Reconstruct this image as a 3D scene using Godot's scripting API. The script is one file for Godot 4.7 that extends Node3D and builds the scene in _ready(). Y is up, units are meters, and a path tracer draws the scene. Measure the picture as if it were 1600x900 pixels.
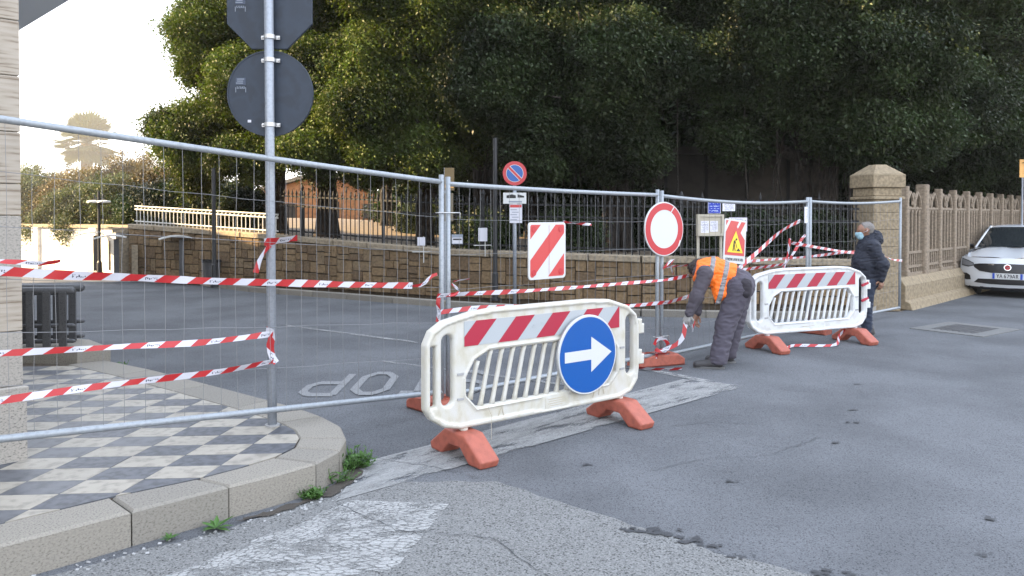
extends Node3D
# A street corner closed off with mesh fence panels, plastic barriers and tape, a park with big trees behind its stone wall.

var rng := RandomNumberGenerator.new()
var mats := {}
var texs := {}

# ---------------------------------------------------------------- mesh builder
class MB:
	var st := SurfaceTool.new()
	var n := 0
	func _init(smooth := false):
		st.begin(Mesh.PRIMITIVE_TRIANGLES)
		st.set_smooth_group(0 if smooth else -1)
	func smooth(on: bool):
		st.set_smooth_group(0 if on else -1)
	func tri(a: Vector3, b: Vector3, c: Vector3):
		st.add_vertex(a); st.add_vertex(b); st.add_vertex(c); n += 3
	func quad(a: Vector3, b: Vector3, c: Vector3, d: Vector3):
		tri(a, b, c); tri(a, c, d)
	func quad_uv(p: Array, uv: Array, uv2 := []):
		for i in [0, 1, 2, 0, 2, 3]:
			st.set_uv(uv[i])
			if uv2.size(): st.set_uv2(uv2[i])
			st.add_vertex(p[i]); n += 1
	func box(c: Vector3, s: Vector3, b := Basis.IDENTITY):
		var h := s * 0.5
		var v := []
		for i in 8:
			v.append(c + b * Vector3(h.x if i & 1 else -h.x, h.y if i & 2 else -h.y, h.z if i & 4 else -h.z))
		quad(v[4], v[6], v[7], v[5]); quad(v[1], v[3], v[2], v[0])
		quad(v[5], v[7], v[3], v[1]); quad(v[0], v[2], v[6], v[4])
		quad(v[6], v[2], v[3], v[7]); quad(v[0], v[4], v[5], v[1])
	func tube(pts: Array, rad, seg := 8, caps := true):
		var rings := []
		var m := pts.size()
		var prev := Vector3.ZERO
		for i in m:
			var d: Vector3 = (pts[mini(i + 1, m - 1)] - pts[maxi(i - 1, 0)]).normalized()
			var u := prev
			if i == 0:
				u = d.cross(Vector3.UP if absf(d.y) < 0.9 else Vector3.RIGHT)
			u = (u - d * u.dot(d)).normalized()
			prev = u
			var w := d.cross(u)
			var r: float = rad[i] if rad is Array else rad
			var ring := []
			for k in seg:
				var a := TAU * k / seg
				ring.append(pts[i] + (u * cos(a) + w * sin(a)) * r)
			rings.append(ring)
		for i in m - 1:
			for k in seg:
				var k2 := (k + 1) % seg
				quad(rings[i][k], rings[i + 1][k], rings[i + 1][k2], rings[i][k2])
		if caps:
			for k in range(1, seg - 1):
				tri(rings[0][0], rings[0][k], rings[0][k + 1])
				tri(rings[m - 1][0], rings[m - 1][k + 1], rings[m - 1][k])
	# a polygon (counter-clockwise or not) in local x,y pulled along z from z0 to z1, its edges chamfered by bev
	func prism(poly: PackedVector2Array, t: Transform3D, z0: float, z1: float, bev := 0.0):
		var p := poly.duplicate()
		var area := 0.0
		for i in p.size():
			area += p[i].cross(p[(i + 1) % p.size()])
		if area < 0:
			p.reverse()
		var q := p
		if bev > 0:
			q = PackedVector2Array()
			for i in p.size():
				var a := (p[i] - p[i - 1 if i else p.size() - 1]).normalized()
				var b := (p[(i + 1) % p.size()] - p[i]).normalized()
				var na := Vector2(-a.y, a.x)
				var nb := Vector2(-b.y, b.x)
				q.append(p[i] + (na + nb) / maxf(1.0 + na.dot(nb), 0.35) * bev)
		var tris := Geometry2D.triangulate_polygon(q)
		var f := func(v: Vector2, z: float): return t * Vector3(v.x, v.y, z)
		for i in range(0, tris.size(), 3):
			var a := q[tris[i]]
			var b := q[tris[i + 1]]
			var c := q[tris[i + 2]]
			if (b - a).cross(c - a) > 0:
				var s := b
				b = c
				c = s
			tri(f.call(a, z1), f.call(b, z1), f.call(c, z1))
			tri(f.call(a, z0), f.call(c, z0), f.call(b, z0))
		var m := p.size()
		for i in m:
			var j := (i + 1) % m
			var za := z0 + bev
			var zb := z1 - bev
			quad(f.call(p[i], za), f.call(p[i], zb), f.call(p[j], zb), f.call(p[j], za))
			if bev > 0:
				quad(f.call(p[i], zb), f.call(q[i], z1), f.call(q[j], z1), f.call(p[j], zb))
				quad(f.call(q[i], z0), f.call(p[i], za), f.call(p[j], za), f.call(q[j], z0))
	func disc(t: Transform3D, r: float, z0: float, z1: float, bev := 0.0, seg := 40, sx := 1.0):
		prism(MB.circle(r, seg, sx), t, z0, z1, bev)
	func ring(t: Transform3D, r0: float, r1: float, z0: float, z1: float, seg := 40):
		for k in seg:
			var a := TAU * k / seg
			var b := TAU * (k + 1) / seg
			var v := func(r: float, an: float, z: float): return t * Vector3(cos(an) * r, sin(an) * r, z)
			quad(v.call(r0, a, z1), v.call(r0, b, z1), v.call(r1, b, z1), v.call(r1, a, z1))
			quad(v.call(r1, a, z0), v.call(r1, a, z1), v.call(r1, b, z1), v.call(r1, b, z0))
			quad(v.call(r0, b, z0), v.call(r0, b, z1), v.call(r0, a, z1), v.call(r0, a, z0))
	func patch(nu: int, nv: int, f: Callable):   # f(u, v) -> point, u and v from 0 to 1; u to the right, v up as seen from its front
		var g := []
		for j in nv + 1:
			for i in nu + 1:
				g.append(f.call(float(i) / nu, float(j) / nv))
		for j in nv:
			for i in nu:
				var a: int = j * (nu + 1) + i
				quad(g[a], g[a + nu + 1], g[a + nu + 2], g[a + 1])
	func done() -> ArrayMesh:
		st.generate_normals()
		return st.commit()
	static func circle(r: float, seg := 40, sx := 1.0) -> PackedVector2Array:
		var p := PackedVector2Array()
		for k in seg:
			p.append(Vector2(cos(TAU * k / seg) * r * sx, sin(TAU * k / seg) * r))
		return p
	static func rrect(w: float, h: float, r: float, seg := 5) -> PackedVector2Array:
		var p := PackedVector2Array()
		for c in 4:
			var o := Vector2((w / 2 - r) * [1, -1, -1, 1][c], (h / 2 - r) * [1, 1, -1, -1][c])
			for k in seg + 1:
				var a: float = PI / 2 * (c + float(k) / seg)
				p.append(o + Vector2(cos(a), sin(a)) * r)
		return p

# ---------------------------------------------------------------- nodes
func put(called: String, mesh: Mesh, m: Material, parent: Node = self) -> MeshInstance3D:
	var o := MeshInstance3D.new()
	o.name = called
	o.mesh = mesh
	o.material_override = m
	parent.add_child(o, true)
	if not called.ends_with(o.name) and parent == self:
		number(o, called)
	return o

var counts := {}
func number(o: Node, called: String):
	counts[called] = counts.get(called, 0) + 1
	o.name = "%s_%03d" % [called, counts[called]]

func thing(called: String, label: String, category: String, at := Vector3.ZERO, yaw := 0.0, group := "") -> Node3D:
	var o := Node3D.new()
	o.name = called
	add_child(o, true)
	if o.name != called:
		number(o, called)
	o.position = at
	o.rotation.y = yaw
	return tag(o, label, category, group)

func tag(o: Node3D, label: String, category: String, group := "") -> Node3D:
	o.set_meta("label", label)
	o.set_meta("category", category)
	if group: o.set_meta("group", group)
	return o

func struct(called: String, mesh: Mesh, m: Material, label := "", category := "") -> MeshInstance3D:
	var o := put(called, mesh, m)
	o.set_meta("kind", "structure")
	if label: o.set_meta("label", label)
	if category: o.set_meta("category", category)
	return o

# ---------------------------------------------------------------- materials
func ntex(key: String, seed_: int, freq: float, cols: Array, offs := [], octaves := 4, cellular := false, size := 512) -> Texture2D:
	if texs.has(key): return texs[key]
	var f := FastNoiseLite.new()
	f.seed = seed_
	f.frequency = freq
	f.fractal_octaves = octaves
	if cellular:
		f.noise_type = FastNoiseLite.TYPE_CELLULAR
		f.cellular_return_type = FastNoiseLite.RETURN_CELL_VALUE
		f.fractal_type = FastNoiseLite.FRACTAL_NONE
	var t := NoiseTexture2D.new()
	t.noise = f
	t.width = size
	t.height = size
	t.seamless = true
	var g := Gradient.new()
	var n := cols.size()
	var o := PackedFloat32Array()
	var c := PackedColorArray()
	for i in n:
		o.append(offs[i] if offs.size() else float(i) / (n - 1))
		c.append(cols[i] if cols[i] is Color else Color(cols[i], cols[i], cols[i]))
	g.offsets = o
	g.colors = c
	t.color_ramp = g
	texs[key] = t
	return t

func nmap(key: String, seed_: int, freq: float, strength: float, octaves := 4, size := 512) -> Texture2D:
	if texs.has(key): return texs[key]
	var f := FastNoiseLite.new()
	f.seed = seed_
	f.frequency = freq
	f.fractal_octaves = octaves
	var t := NoiseTexture2D.new()
	t.noise = f
	t.width = size
	t.height = size
	t.seamless = true
	t.as_normal_map = true
	t.bump_strength = strength
	texs[key] = t
	return t

func lin(r: float, g: float, b: float) -> Color:
	return Color(r, g, b).linear_to_srgb()

# o: tex, scale, normal, nscale, metallic, world, plus raw properties
func mat(key: String, c: Color, rough := 0.7, o := {}) -> StandardMaterial3D:
	if mats.has(key): return mats[key]
	var m := StandardMaterial3D.new()
	m.albedo_color = c
	m.roughness = rough
	if o.has("tex"):
		m.albedo_texture = o.tex
	if o.has("normal"):
		m.normal_enabled = true
		m.normal_texture = o.normal
		m.normal_scale = o.get("nscale", 1.0)
	if o.has("scale"):
		m.uv1_triplanar = true
		m.uv1_world_triplanar = o.get("world", false)
		m.uv1_scale = Vector3.ONE * o.scale
	m.metallic = o.get("metallic", 0.0)
	for k in o.get("set", {}):
		m.set(k, o.set[k])
	mats[key] = m
	return m

func make_materials():
	var fine := grain_texture(3, 1, 0.74, 0.06)
	var blot := ntex("blot", 5, 0.011, [0.88, 0.95, 1.0], [0.2, 0.5, 0.75], 5)
	var blot2 := ntex("blot2", 15, 0.02, [0.82, 0.95, 1.0], [0.2, 0.45, 0.7], 5)
	var pits := ntex("pits", 8, 0.05, [0.55, 0.88, 0.96, 1.0], [0.16, 0.27, 0.5, 0.8], 5)
	var rock := ntex("rock", 9, 0.03, [0.75, 0.9, 1.0], [0.2, 0.5, 0.8], 5)
	var grain := grain_normal(21)
	var lumps := nmap("lumps", 22, 0.05, 7.0, 4)
	var road := {"tex": fine, "normal": grain, "nscale": 0.35, "set": {"uv1_scale": Vector3(1.15, 1.15, 1.15), "detail_enabled": true, "detail_albedo": blot, "detail_blend_mode": BaseMaterial3D.BLEND_MODE_MUL, "detail_uv_layer": BaseMaterial3D.DETAIL_UV_2, "metallic_specular": 0.2}}
	mat("road", lin(0.15, 0.154, 0.163), 0.97, road)
	mat("road_old", lin(0.2, 0.2, 0.196), 0.9, {"tex": grain_texture(31, 1, 0.58, 0.12), "normal": grain, "nscale": 0.55, "set": {"uv1_scale": Vector3(0.95, 0.95, 0.95)}})
	mat("road_tar", lin(0.035, 0.036, 0.04), 0.6)
	mat("dust", lin(0.3, 0.3, 0.3), 0.9)
	mat("concrete", lin(0.145, 0.145, 0.142), 0.9, {"tex": fine, "scale": 1.0})
	mat("pavement", lin(0.3, 0.28, 0.25), 0.85, {"tex": fine, "scale": 0.8, "world": true})
	mat("kerb_stone", lin(0.25, 0.228, 0.193), 0.85, {"tex": pits, "scale": 3.1, "normal": lumps, "nscale": 0.2, "world": true})
	mat("kerb_stone_b", lin(0.222, 0.204, 0.175), 0.85, {"tex": pits, "scale": 2.7, "normal": lumps, "nscale": 0.2, "world": true})
	mat("tile_white", lin(0.31, 0.282, 0.236), 0.62, {"tex": ntex("tilew", 41, 0.02, [0.86, 0.96, 1.0], [0.2, 0.42, 0.6], 5), "scale": 1.0, "world": true})
	mat("tile_white_b", lin(0.3, 0.272, 0.23), 0.62, {"tex": blot2, "scale": 0.7, "world": true})
	mat("tile_dark", lin(0.088, 0.092, 0.105), 0.55, {"tex": ntex("tiled", 42, 0.03, [1.0, 0.92, 0.75], [0.3, 0.5, 0.8], 5), "scale": 0.9, "world": true})
	mat("tile_dark_b", lin(0.11, 0.112, 0.12), 0.55, {"tex": blot2, "scale": 0.9, "world": true})
	mat("travertine", lin(0.35, 0.325, 0.29), 0.75, {"tex": ntex("trav", 44, 0.022, [Color(0.7, 0.64, 0.58), Color(0.93, 0.9, 0.86), Color(1, 0.98, 0.95)], [0.18, 0.36, 0.7], 5), "set": {"uv1_triplanar": true, "uv1_scale": Vector3(0.5, 3.0, 0.5)}})
	mat("travertine_pits", lin(0.33, 0.305, 0.27), 0.8, {"tex": pits, "scale": 2.6})
	mat("plaster", lin(0.55, 0.5, 0.42), 0.85, {"tex": blot2, "scale": 0.2})
	mat("white_plaster", lin(0.75, 0.72, 0.66), 0.85, {"tex": blot2, "scale": 0.2})
	mat("canopy_grey", lin(0.6, 0.66, 0.74), 0.7)
	mat("soil", lin(0.06, 0.05, 0.04), 0.95, {"tex": fine, "scale": 2.0})
	for i in 4:
		var c: Color = [lin(0.2, 0.132, 0.068), lin(0.24, 0.162, 0.086), lin(0.155, 0.102, 0.056), lin(0.21, 0.148, 0.084)][i]
		mat("wall_stone_%d" % i, c, 0.88, {"tex": rock, "scale": 0.9, "normal": lumps, "nscale": 0.35, "world": true})
	mat("mortar", lin(0.085, 0.063, 0.042), 0.95, {"tex": rock, "scale": 1.0, "world": true})
	mat("coping", lin(0.33, 0.27, 0.19), 0.85, {"tex": rock, "scale": 0.8, "world": true})
	mat("gate_stone", lin(0.3, 0.235, 0.15), 0.85, {"tex": rock, "scale": 0.8, "normal": lumps, "nscale": 0.15, "world": true})
	mat("tracery", lin(0.28, 0.22, 0.16), 0.85, {"tex": rock, "scale": 1.1, "world": true})
	mat("earth", lin(0.2, 0.15, 0.1), 0.95, {"tex": rock, "scale": 0.3, "world": true})
	mat("galv", lin(0.3, 0.325, 0.35), 0.5, {"metallic": 0.35, "tex": ntex("galv", 51, 0.03, [0.9, 1.0, 0.96], [0.3, 0.55, 0.8], 4), "scale": 2.0})
	mat("wire", lin(0.2, 0.2, 0.205), 0.55, {"metallic": 0.3})
	mat("pole", lin(0.3, 0.325, 0.365), 0.5, {"metallic": 0.3, "tex": texs["galv"], "scale": 2.0})
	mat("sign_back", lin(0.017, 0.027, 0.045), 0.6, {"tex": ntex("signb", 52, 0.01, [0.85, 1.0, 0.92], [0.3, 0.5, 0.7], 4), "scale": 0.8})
	mat("steel", lin(0.5, 0.5, 0.5), 0.4, {"metallic": 0.6})
	mat("black_paint", lin(0.02, 0.021, 0.024), 0.5)
	mat("iron", lin(0.013, 0.013, 0.014), 0.75)
	mat("dark_rail", lin(0.07, 0.07, 0.074), 0.55, {"tex": fine, "scale": 1.0})
	mat("white_iron", lin(0.5, 0.5, 0.48), 0.6)
	mat("white_sign", lin(0.52, 0.53, 0.535), 0.35)
	mat("red_sign", lin(0.42, 0.025, 0.035), 0.35)
	mat("red_old", lin(0.48, 0.045, 0.045), 0.4)
	mat("blue_sign", lin(0.003, 0.075, 0.3), 0.3)
	mat("yellow_sign", lin(0.8, 0.55, 0.02), 0.4)
	mat("black_print", lin(0.015, 0.015, 0.015), 0.6)
	mat("grey_print", lin(0.22, 0.25, 0.3), 0.6)
	mat("barrier_red", lin(0.33, 0.015, 0.04), 0.35)
	mat("barrier_white", lin(0.36, 0.385, 0.405), 0.3)
	mat("plastic_old", lin(0.5, 0.49, 0.455), 0.45, {"tex": ntex("dirt", 61, 0.012, [Color(0.93, 0.91, 0.85), Color(0.98, 0.97, 0.94), Color(1, 1, 1)], [0.12, 0.38, 0.7], 5), "set": {"uv1_triplanar": true, "uv1_scale": Vector3(1.4, 0.7, 1.4)}})
	mat("plastic_new", lin(0.56, 0.57, 0.575), 0.4, {"tex": ntex("dirt2", 62, 0.012, [Color(0.94, 0.93, 0.91), Color(1, 1, 1)], [0.2, 0.5], 4), "scale": 1.0})
	mat("foot_orange", lin(0.35, 0.098, 0.066), 0.6, {"tex": ntex("footd", 63, 0.02, [Color(0.88, 0.86, 0.85), Color(1, 0.98, 0.96)], [0.2, 0.6], 5), "scale": 1.5})
	mat("hi_vis", lin(0.88, 0.155, 0.004), 0.6, {"set": {"rim_enabled": true, "rim": 0.3}})
	mat("hi_vis_band", lin(0.19, 0.185, 0.19), 0.4)
	var cloth := nmap("cloth", 71, 0.012, 4.0, 3)
	mat("work_jacket", lin(0.062, 0.054, 0.067), 0.85, {"normal": cloth, "nscale": 0.25, "scale": 1.2})
	mat("work_trousers", lin(0.06, 0.053, 0.071), 0.85, {"normal": cloth, "nscale": 0.45, "set": {"uv1_triplanar": true, "uv1_scale": Vector3(1.4, 0.7, 1.4)}})
	mat("pocket", lin(0.024, 0.02, 0.027), 0.85)
	mat("navy", lin(0.013, 0.016, 0.028), 0.8, {"normal": cloth, "nscale": 0.35, "scale": 1.2})
	mat("jeans", lin(0.02, 0.028, 0.05), 0.85, {"normal": cloth, "nscale": 0.5, "scale": 3.0})
	mat("skin", lin(0.24, 0.125, 0.08), 0.55, {"set": {"subsurf_scatter_enabled": true, "subsurf_scatter_strength": 0.08}})
	mat("hair_dark", lin(0.03, 0.02, 0.018), 0.7)
	mat("hair_grey", lin(0.17, 0.155, 0.145), 0.8)
	mat("mask_blue", lin(0.28, 0.45, 0.52), 0.7)
	mat("shoe", lin(0.035, 0.033, 0.035), 0.6)
	mat("shoe_sole", lin(0.1, 0.1, 0.1), 0.7)
	mat("glove", lin(0.25, 0.24, 0.23), 0.8)
	mat("car_white", lin(0.58, 0.6, 0.63), 0.22, {"set": {"clearcoat_enabled": true, "clearcoat": 0.8, "clearcoat_roughness": 0.05}})
	mat("car_black", lin(0.012, 0.012, 0.014), 0.35)
	mat("car_glass", lin(0.02, 0.025, 0.028), 0.06, {"set": {"metallic_specular": 0.9}})
	mat("lamp_glass", lin(0.25, 0.26, 0.28), 0.08, {"metallic": 0.3})
	mat("chrome", lin(0.75, 0.75, 0.75), 0.12, {"metallic": 1.0})
	mat("rubber", lin(0.02, 0.02, 0.02), 0.85)
	mat("plate_blue", lin(0.01, 0.06, 0.4), 0.4)
	mat("badge_red", lin(0.35, 0.01, 0.02), 0.25)
	mat("bark", lin(0.045, 0.034, 0.026), 0.9, {"tex": ntex("bark", 81, 0.02, [0.45, 0.85, 1.0], [0.25, 0.5, 0.75], 5), "set": {"uv1_triplanar": true, "uv1_scale": Vector3(1.5, 0.4, 1.5), "normal_enabled": true, "normal_texture": lumps, "normal_scale": 1.2}})
	mat("palm_bark", lin(0.2, 0.15, 0.1), 0.9, {"tex": texs["bark"], "scale": 1.0})
	for k in [["leaf_lit", Color(0.075, 0.1, 0.03), Color(0.72, 0.8, 0.2)], ["leaf", Color(0.033, 0.049, 0.022), Color(0.5, 0.62, 0.16)], ["leaf_far", Color(0.1, 0.115, 0.06), Color(0.6, 0.66, 0.3)], ["leaf_rust", Color(0.15, 0.125, 0.06), Color(0.62, 0.54, 0.26)], ["leaf_weed", Color(0.06, 0.13, 0.03), Color(0.3, 0.45, 0.1)]]:  # leaf_lit copies leaf with sunlight put into its colour
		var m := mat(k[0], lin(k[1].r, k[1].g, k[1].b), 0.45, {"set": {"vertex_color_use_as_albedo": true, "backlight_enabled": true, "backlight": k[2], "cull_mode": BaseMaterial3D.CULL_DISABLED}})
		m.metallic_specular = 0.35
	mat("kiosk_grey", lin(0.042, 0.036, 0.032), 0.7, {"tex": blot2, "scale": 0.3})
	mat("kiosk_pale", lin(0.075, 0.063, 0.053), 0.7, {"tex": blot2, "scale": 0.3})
	mat("orange_wall", lin(0.42, 0.19, 0.08), 0.8, {"tex": blot2, "scale": 0.4})
	mat("board_beige", lin(0.42, 0.38, 0.3), 0.6)
	mat("paper", lin(0.55, 0.55, 0.6), 0.7)
	mat("lilac_paper", lin(0.5, 0.46, 0.55), 0.7)
	mat("print_lines", Color.WHITE, 0.7, {"tex": print_texture(11, 0.25)})
	mat("print_blue", Color.WHITE, 0.6, {"tex": blue_print()})
	mat("tape", Color.WHITE, 0.4, {"tex": tape_texture(), "set": {"cull_mode": BaseMaterial3D.CULL_DISABLED, "backlight_enabled": true, "backlight": Color(0.3, 0.3, 0.3)}})
	mat("orange_plate", lin(0.75, 0.4, 0.12), 0.5)
	mat("ochre_plate", lin(0.16, 0.11, 0.045), 0.5)
	mat("paint_worn", Color.WHITE, 0.8, {"tex": wear_texture(91, 0.24, 0.54, 0.25), "set": {"transparency": BaseMaterial3D.TRANSPARENCY_ALPHA}})
	mat("paint_cracked", Color.WHITE, 0.8, {"tex": wear_texture(92, 0.34, 0.6, 1.3), "set": {"transparency": BaseMaterial3D.TRANSPARENCY_ALPHA}})
	mat("paint_thin", Color.WHITE, 0.8, {"tex": wear_texture(93, 0.46, 0.6), "set": {"transparency": BaseMaterial3D.TRANSPARENCY_ALPHA}})
	mat("letter_paint", lin(0.215, 0.218, 0.223), 0.85, {"tex": fine, "scale": 1.0, "world": true})

# rows of short dark strokes on white: print too small to read
func print_texture(seed_: int, fill: float) -> Texture2D:
	var im := Image.create(96, 128, true, Image.FORMAT_RGB8)
	im.fill(Color(0.86, 0.86, 0.9))
	rng.seed = seed_
	var y := 8
	while y < 120:
		var x := 8
		while x < 86:
			var w := rng.randi_range(2, 9)
			if rng.randf() > fill: im.fill_rect(Rect2i(x, y, w, 3), Color(0.3, 0.28, 0.36))
			x += w + 2
		y += rng.randi_range(6, 9)
	im.generate_mipmaps()
	return ImageTexture.create_from_image(im)

func blue_print() -> Texture2D:
	var im := Image.create(96, 96, true, Image.FORMAT_RGB8)
	im.fill(Color(0.1, 0.2, 0.62))
	rng.seed = 12
	for y in [8, 30, 34, 52, 70, 76]:
		var x := 6
		while x < 86:
			var w := rng.randi_range(4, 14)
			if rng.randf() > 0.3: im.fill_rect(Rect2i(x, y + rng.randi_range(0, 3), w, 4), Color(0.75, 0.8, 0.9))
			x += w + 2
	im.generate_mipmaps()
	return ImageTexture.create_from_image(im)

# slanted red and white blocks with a little black print in the white ones
func tape_texture() -> Texture2D:
	var im := Image.create(512, 64, true, Image.FORMAT_RGB8)
	rng.seed = 5
	for y in 64:
		for x in 512:
			var s := fposmod((x + (y - 32) * 0.55) / 128.0, 1.0)
			im.set_pixel(x, y, Color(0.64, 0.12, 0.14) if s < 0.5 else Color(0.72, 0.72, 0.75))
	for b in [1, 3]:
		var x: int = b * 128 - 52
		while x < b * 128 - 8:
			for k in rng.randi_range(1, 3):
				im.fill_rect(Rect2i(x, 24 + rng.randi_range(0, 2) * 6, 3 + 2 * (k % 2), rng.randi_range(3, 14)), Color(0.12, 0.12, 0.2))
			x += 7
	im.generate_mipmaps()
	return ImageTexture.create_from_image(im)

# wrapped random grain: every pixel random, softened, with sparse pale and dark stones
func grain_values(seed_: int, blur: int, stones: float) -> PackedFloat32Array:
	rng.seed = seed_
	var n := 512
	var f := PackedFloat32Array()
	f.resize(n * n)
	for i in n * n: f[i] = rng.randf()
	for k in 2600:
		var c := rng.randi() % (n * n)
		var v := 1.0 + stones * 2.0 if rng.randf() < 0.5 else -stones * 2.0
		for q in [0, 1, n, n + 1, 2, n * 2, n + 2, n * 2 + 1]: f[(c + q) % (n * n)] = v
	for pass_ in blur:
		var g := f.duplicate()
		for i in n * n: g[i] = (f[i] * 2.0 + f[(i + 1) % (n * n)] + f[(i + n * n - 1) % (n * n)]) * 0.25
		for i in n * n: f[i] = (g[i] * 2.0 + g[(i + n) % (n * n)] + g[(i + n * n - n) % (n * n)]) * 0.25
	return f

func grain_texture(seed_: int, blur: int, low: float, stones: float) -> Texture2D:
	var f := grain_values(seed_, blur, stones * 3.0)
	var im := Image.create(512, 512, true, Image.FORMAT_RGB8)
	for i in f.size():
		var v := clampf(lerpf(low, 1.15, clampf(f[i] * 1.5 - 0.25, -0.2, 1.2)), 0.05, 1.0)
		im.set_pixel(i % 512, i / 512, Color(v, v, v))
	im.generate_mipmaps()
	return ImageTexture.create_from_image(im)

func grain_normal(seed_: int) -> Texture2D:
	var f := grain_values(seed_, 2, 0.5)
	var im := Image.create(512, 512, false, Image.FORMAT_RGB8)
	for i in f.size():
		im.set_pixel(i % 512, i / 512, Color(f[i], f[i], f[i]))
	im.bump_map_to_normal_map(4.0)
	return ImageTexture.create_from_image(im)

# worn road paint: cracks from cell edges and larger patches gone
func wear_texture(seed_: int, gone: float, shade := 0.66, cracks := 1.0) -> Texture2D:
	var cell := FastNoiseLite.new()
	cell.seed = seed_
	cell.noise_type = FastNoiseLite.TYPE_CELLULAR
	cell.cellular_return_type = FastNoiseLite.RETURN_DISTANCE2_SUB
	cell.frequency = 0.075
	cell.fractal_type = FastNoiseLite.FRACTAL_NONE
	cell.domain_warp_enabled = true
	cell.domain_warp_amplitude = 14.0
	cell.domain_warp_frequency = 0.03
	var big := FastNoiseLite.new()
	big.seed = seed_ + 7
	big.frequency = 0.012
	big.fractal_octaves = 5
	var small := FastNoiseLite.new()
	small.seed = seed_ + 9
	small.frequency = 0.12
	var im := Image.create(512, 256, true, Image.FORMAT_RGBA8)
	for y in 256:
		for x in 512:
			var e := minf(minf(x, 511 - x), minf(y, 255 - y)) / 30.0
			var c := cell.get_noise_2d(x, y) * 0.5 + 0.5
			var v := big.get_noise_2d(x, y) * 0.75 + 0.5 + small.get_noise_2d(x, y) * 0.25
			var worn := smoothstep(-0.06, 0.14, v - gone + 0.1 - 0.4 * maxf(0.0, 0.5 - e))
			var crack := smoothstep(0.0, 0.05, c - (0.03 + 0.2 * maxf(0.0, gone + 0.12 - v)) * cracks)
			var keep := worn * lerpf(1.0 - 0.75 * minf(cracks, 1.0), 1.0, crack) * clampf(0.78 + rng.randf_range(-0.3, 0.3) + 0.35 * big.get_noise_2d(x, y), 0.0, 1.0)
			var l := shade + 0.05 * small.get_noise_2d(x * 2, y * 2) + 0.05 * big.get_noise_2d(x * 3, y * 3)
			im.set_pixel(x, y, Color(l, l, l * 0.99, keep))
	im.generate_mipmaps()
	return ImageTexture.create_from_image(im)

# ---------------------------------------------------------------- surface nets on a grid
func nets(f: PackedFloat32Array, nx: int, ny: int, nz: int, org: Vector3, cell: float) -> ArrayMesh:
	var vid := PackedInt32Array()
	vid.resize(nx * ny * nz)
	vid.fill(-1)
	var verts := PackedVector3Array()
	var sy := nx
	var sz := nx * ny
	for z in nz - 1:
		for y in ny - 1:
			var i := z * sz + y * sy
			for x in nx - 1:
				var a := f[i]; var b := f[i + 1]; var c := f[i + sy]; var d := f[i + sy + 1]
				var e := f[i + sz]; var g := f[i + sz + 1]; var h := f[i + sz + sy]; var k := f[i + sz + sy + 1]
				var neg := int(a < 0) + int(b < 0) + int(c < 0) + int(d < 0) + int(e < 0) + int(g < 0) + int(h < 0) + int(k < 0)
				if neg > 0 and neg < 8:
					var v := [a, b, c, d, e, g, h, k]
					var s := Vector3.ZERO
					var n := 0
					for p in [[0, 1], [2, 3], [4, 5], [6, 7], [0, 2], [1, 3], [4, 6], [5, 7], [0, 4], [1, 5], [2, 6], [3, 7]]:
						var u: float = v[p[0]]
						var w: float = v[p[1]]
						if (u < 0) != (w < 0):
							var t := u / (u - w)
							var q0 := Vector3(p[0] & 1, (p[0] >> 1) & 1, p[0] >> 2)
							var q1 := Vector3(p[1] & 1, (p[1] >> 1) & 1, p[1] >> 2)
							s += q0.lerp(q1, t)
							n += 1
					vid[i] = verts.size()
					verts.append(org + (Vector3(x, y, z) + s / n) * cell)
				i += 1
	var idx := PackedInt32Array()
	var quad := func(a: int, b: int, c: int, d: int, flip: bool):
		if a < 0 or b < 0 or c < 0 or d < 0: return
		if flip: idx.append_array([a, b, c, a, c, d])
		else: idx.append_array([a, c, b, a, d, c])
	for z in range(1, nz - 1):
		for y in range(1, ny - 1):
			for x in range(1, nx - 1):
				var i := z * sz + y * sy + x
				var a := f[i] < 0
				if a != (f[i + 1] < 0):
					quad.call(vid[i], vid[i - sy], vid[i - sy - sz], vid[i - sz], not a)
				if a != (f[i + sy] < 0):
					quad.call(vid[i], vid[i - sz], vid[i - sz - 1], vid[i - 1], not a)
				if a != (f[i + sz] < 0):
					quad.call(vid[i], vid[i - 1], vid[i - 1 - sy], vid[i - sy], not a)
	var nor := PackedVector3Array()
	nor.resize(verts.size())
	for t in range(0, idx.size(), 3):
		var n := (verts[idx[t + 2]] - verts[idx[t]]).cross(verts[idx[t + 1]] - verts[idx[t]])
		nor[idx[t]] += n; nor[idx[t + 1]] += n; nor[idx[t + 2]] += n
	for i in nor.size(): nor[i] = nor[i].normalized()
	var arr := []
	arr.resize(Mesh.ARRAY_MAX)
	arr[Mesh.ARRAY_VERTEX] = verts
	arr[Mesh.ARRAY_NORMAL] = nor
	arr[Mesh.ARRAY_INDEX] = idx
	var m := ArrayMesh.new()
	m.add_surface_from_arrays(Mesh.PRIMITIVE_TRIANGLES, arr)
	return m

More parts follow.
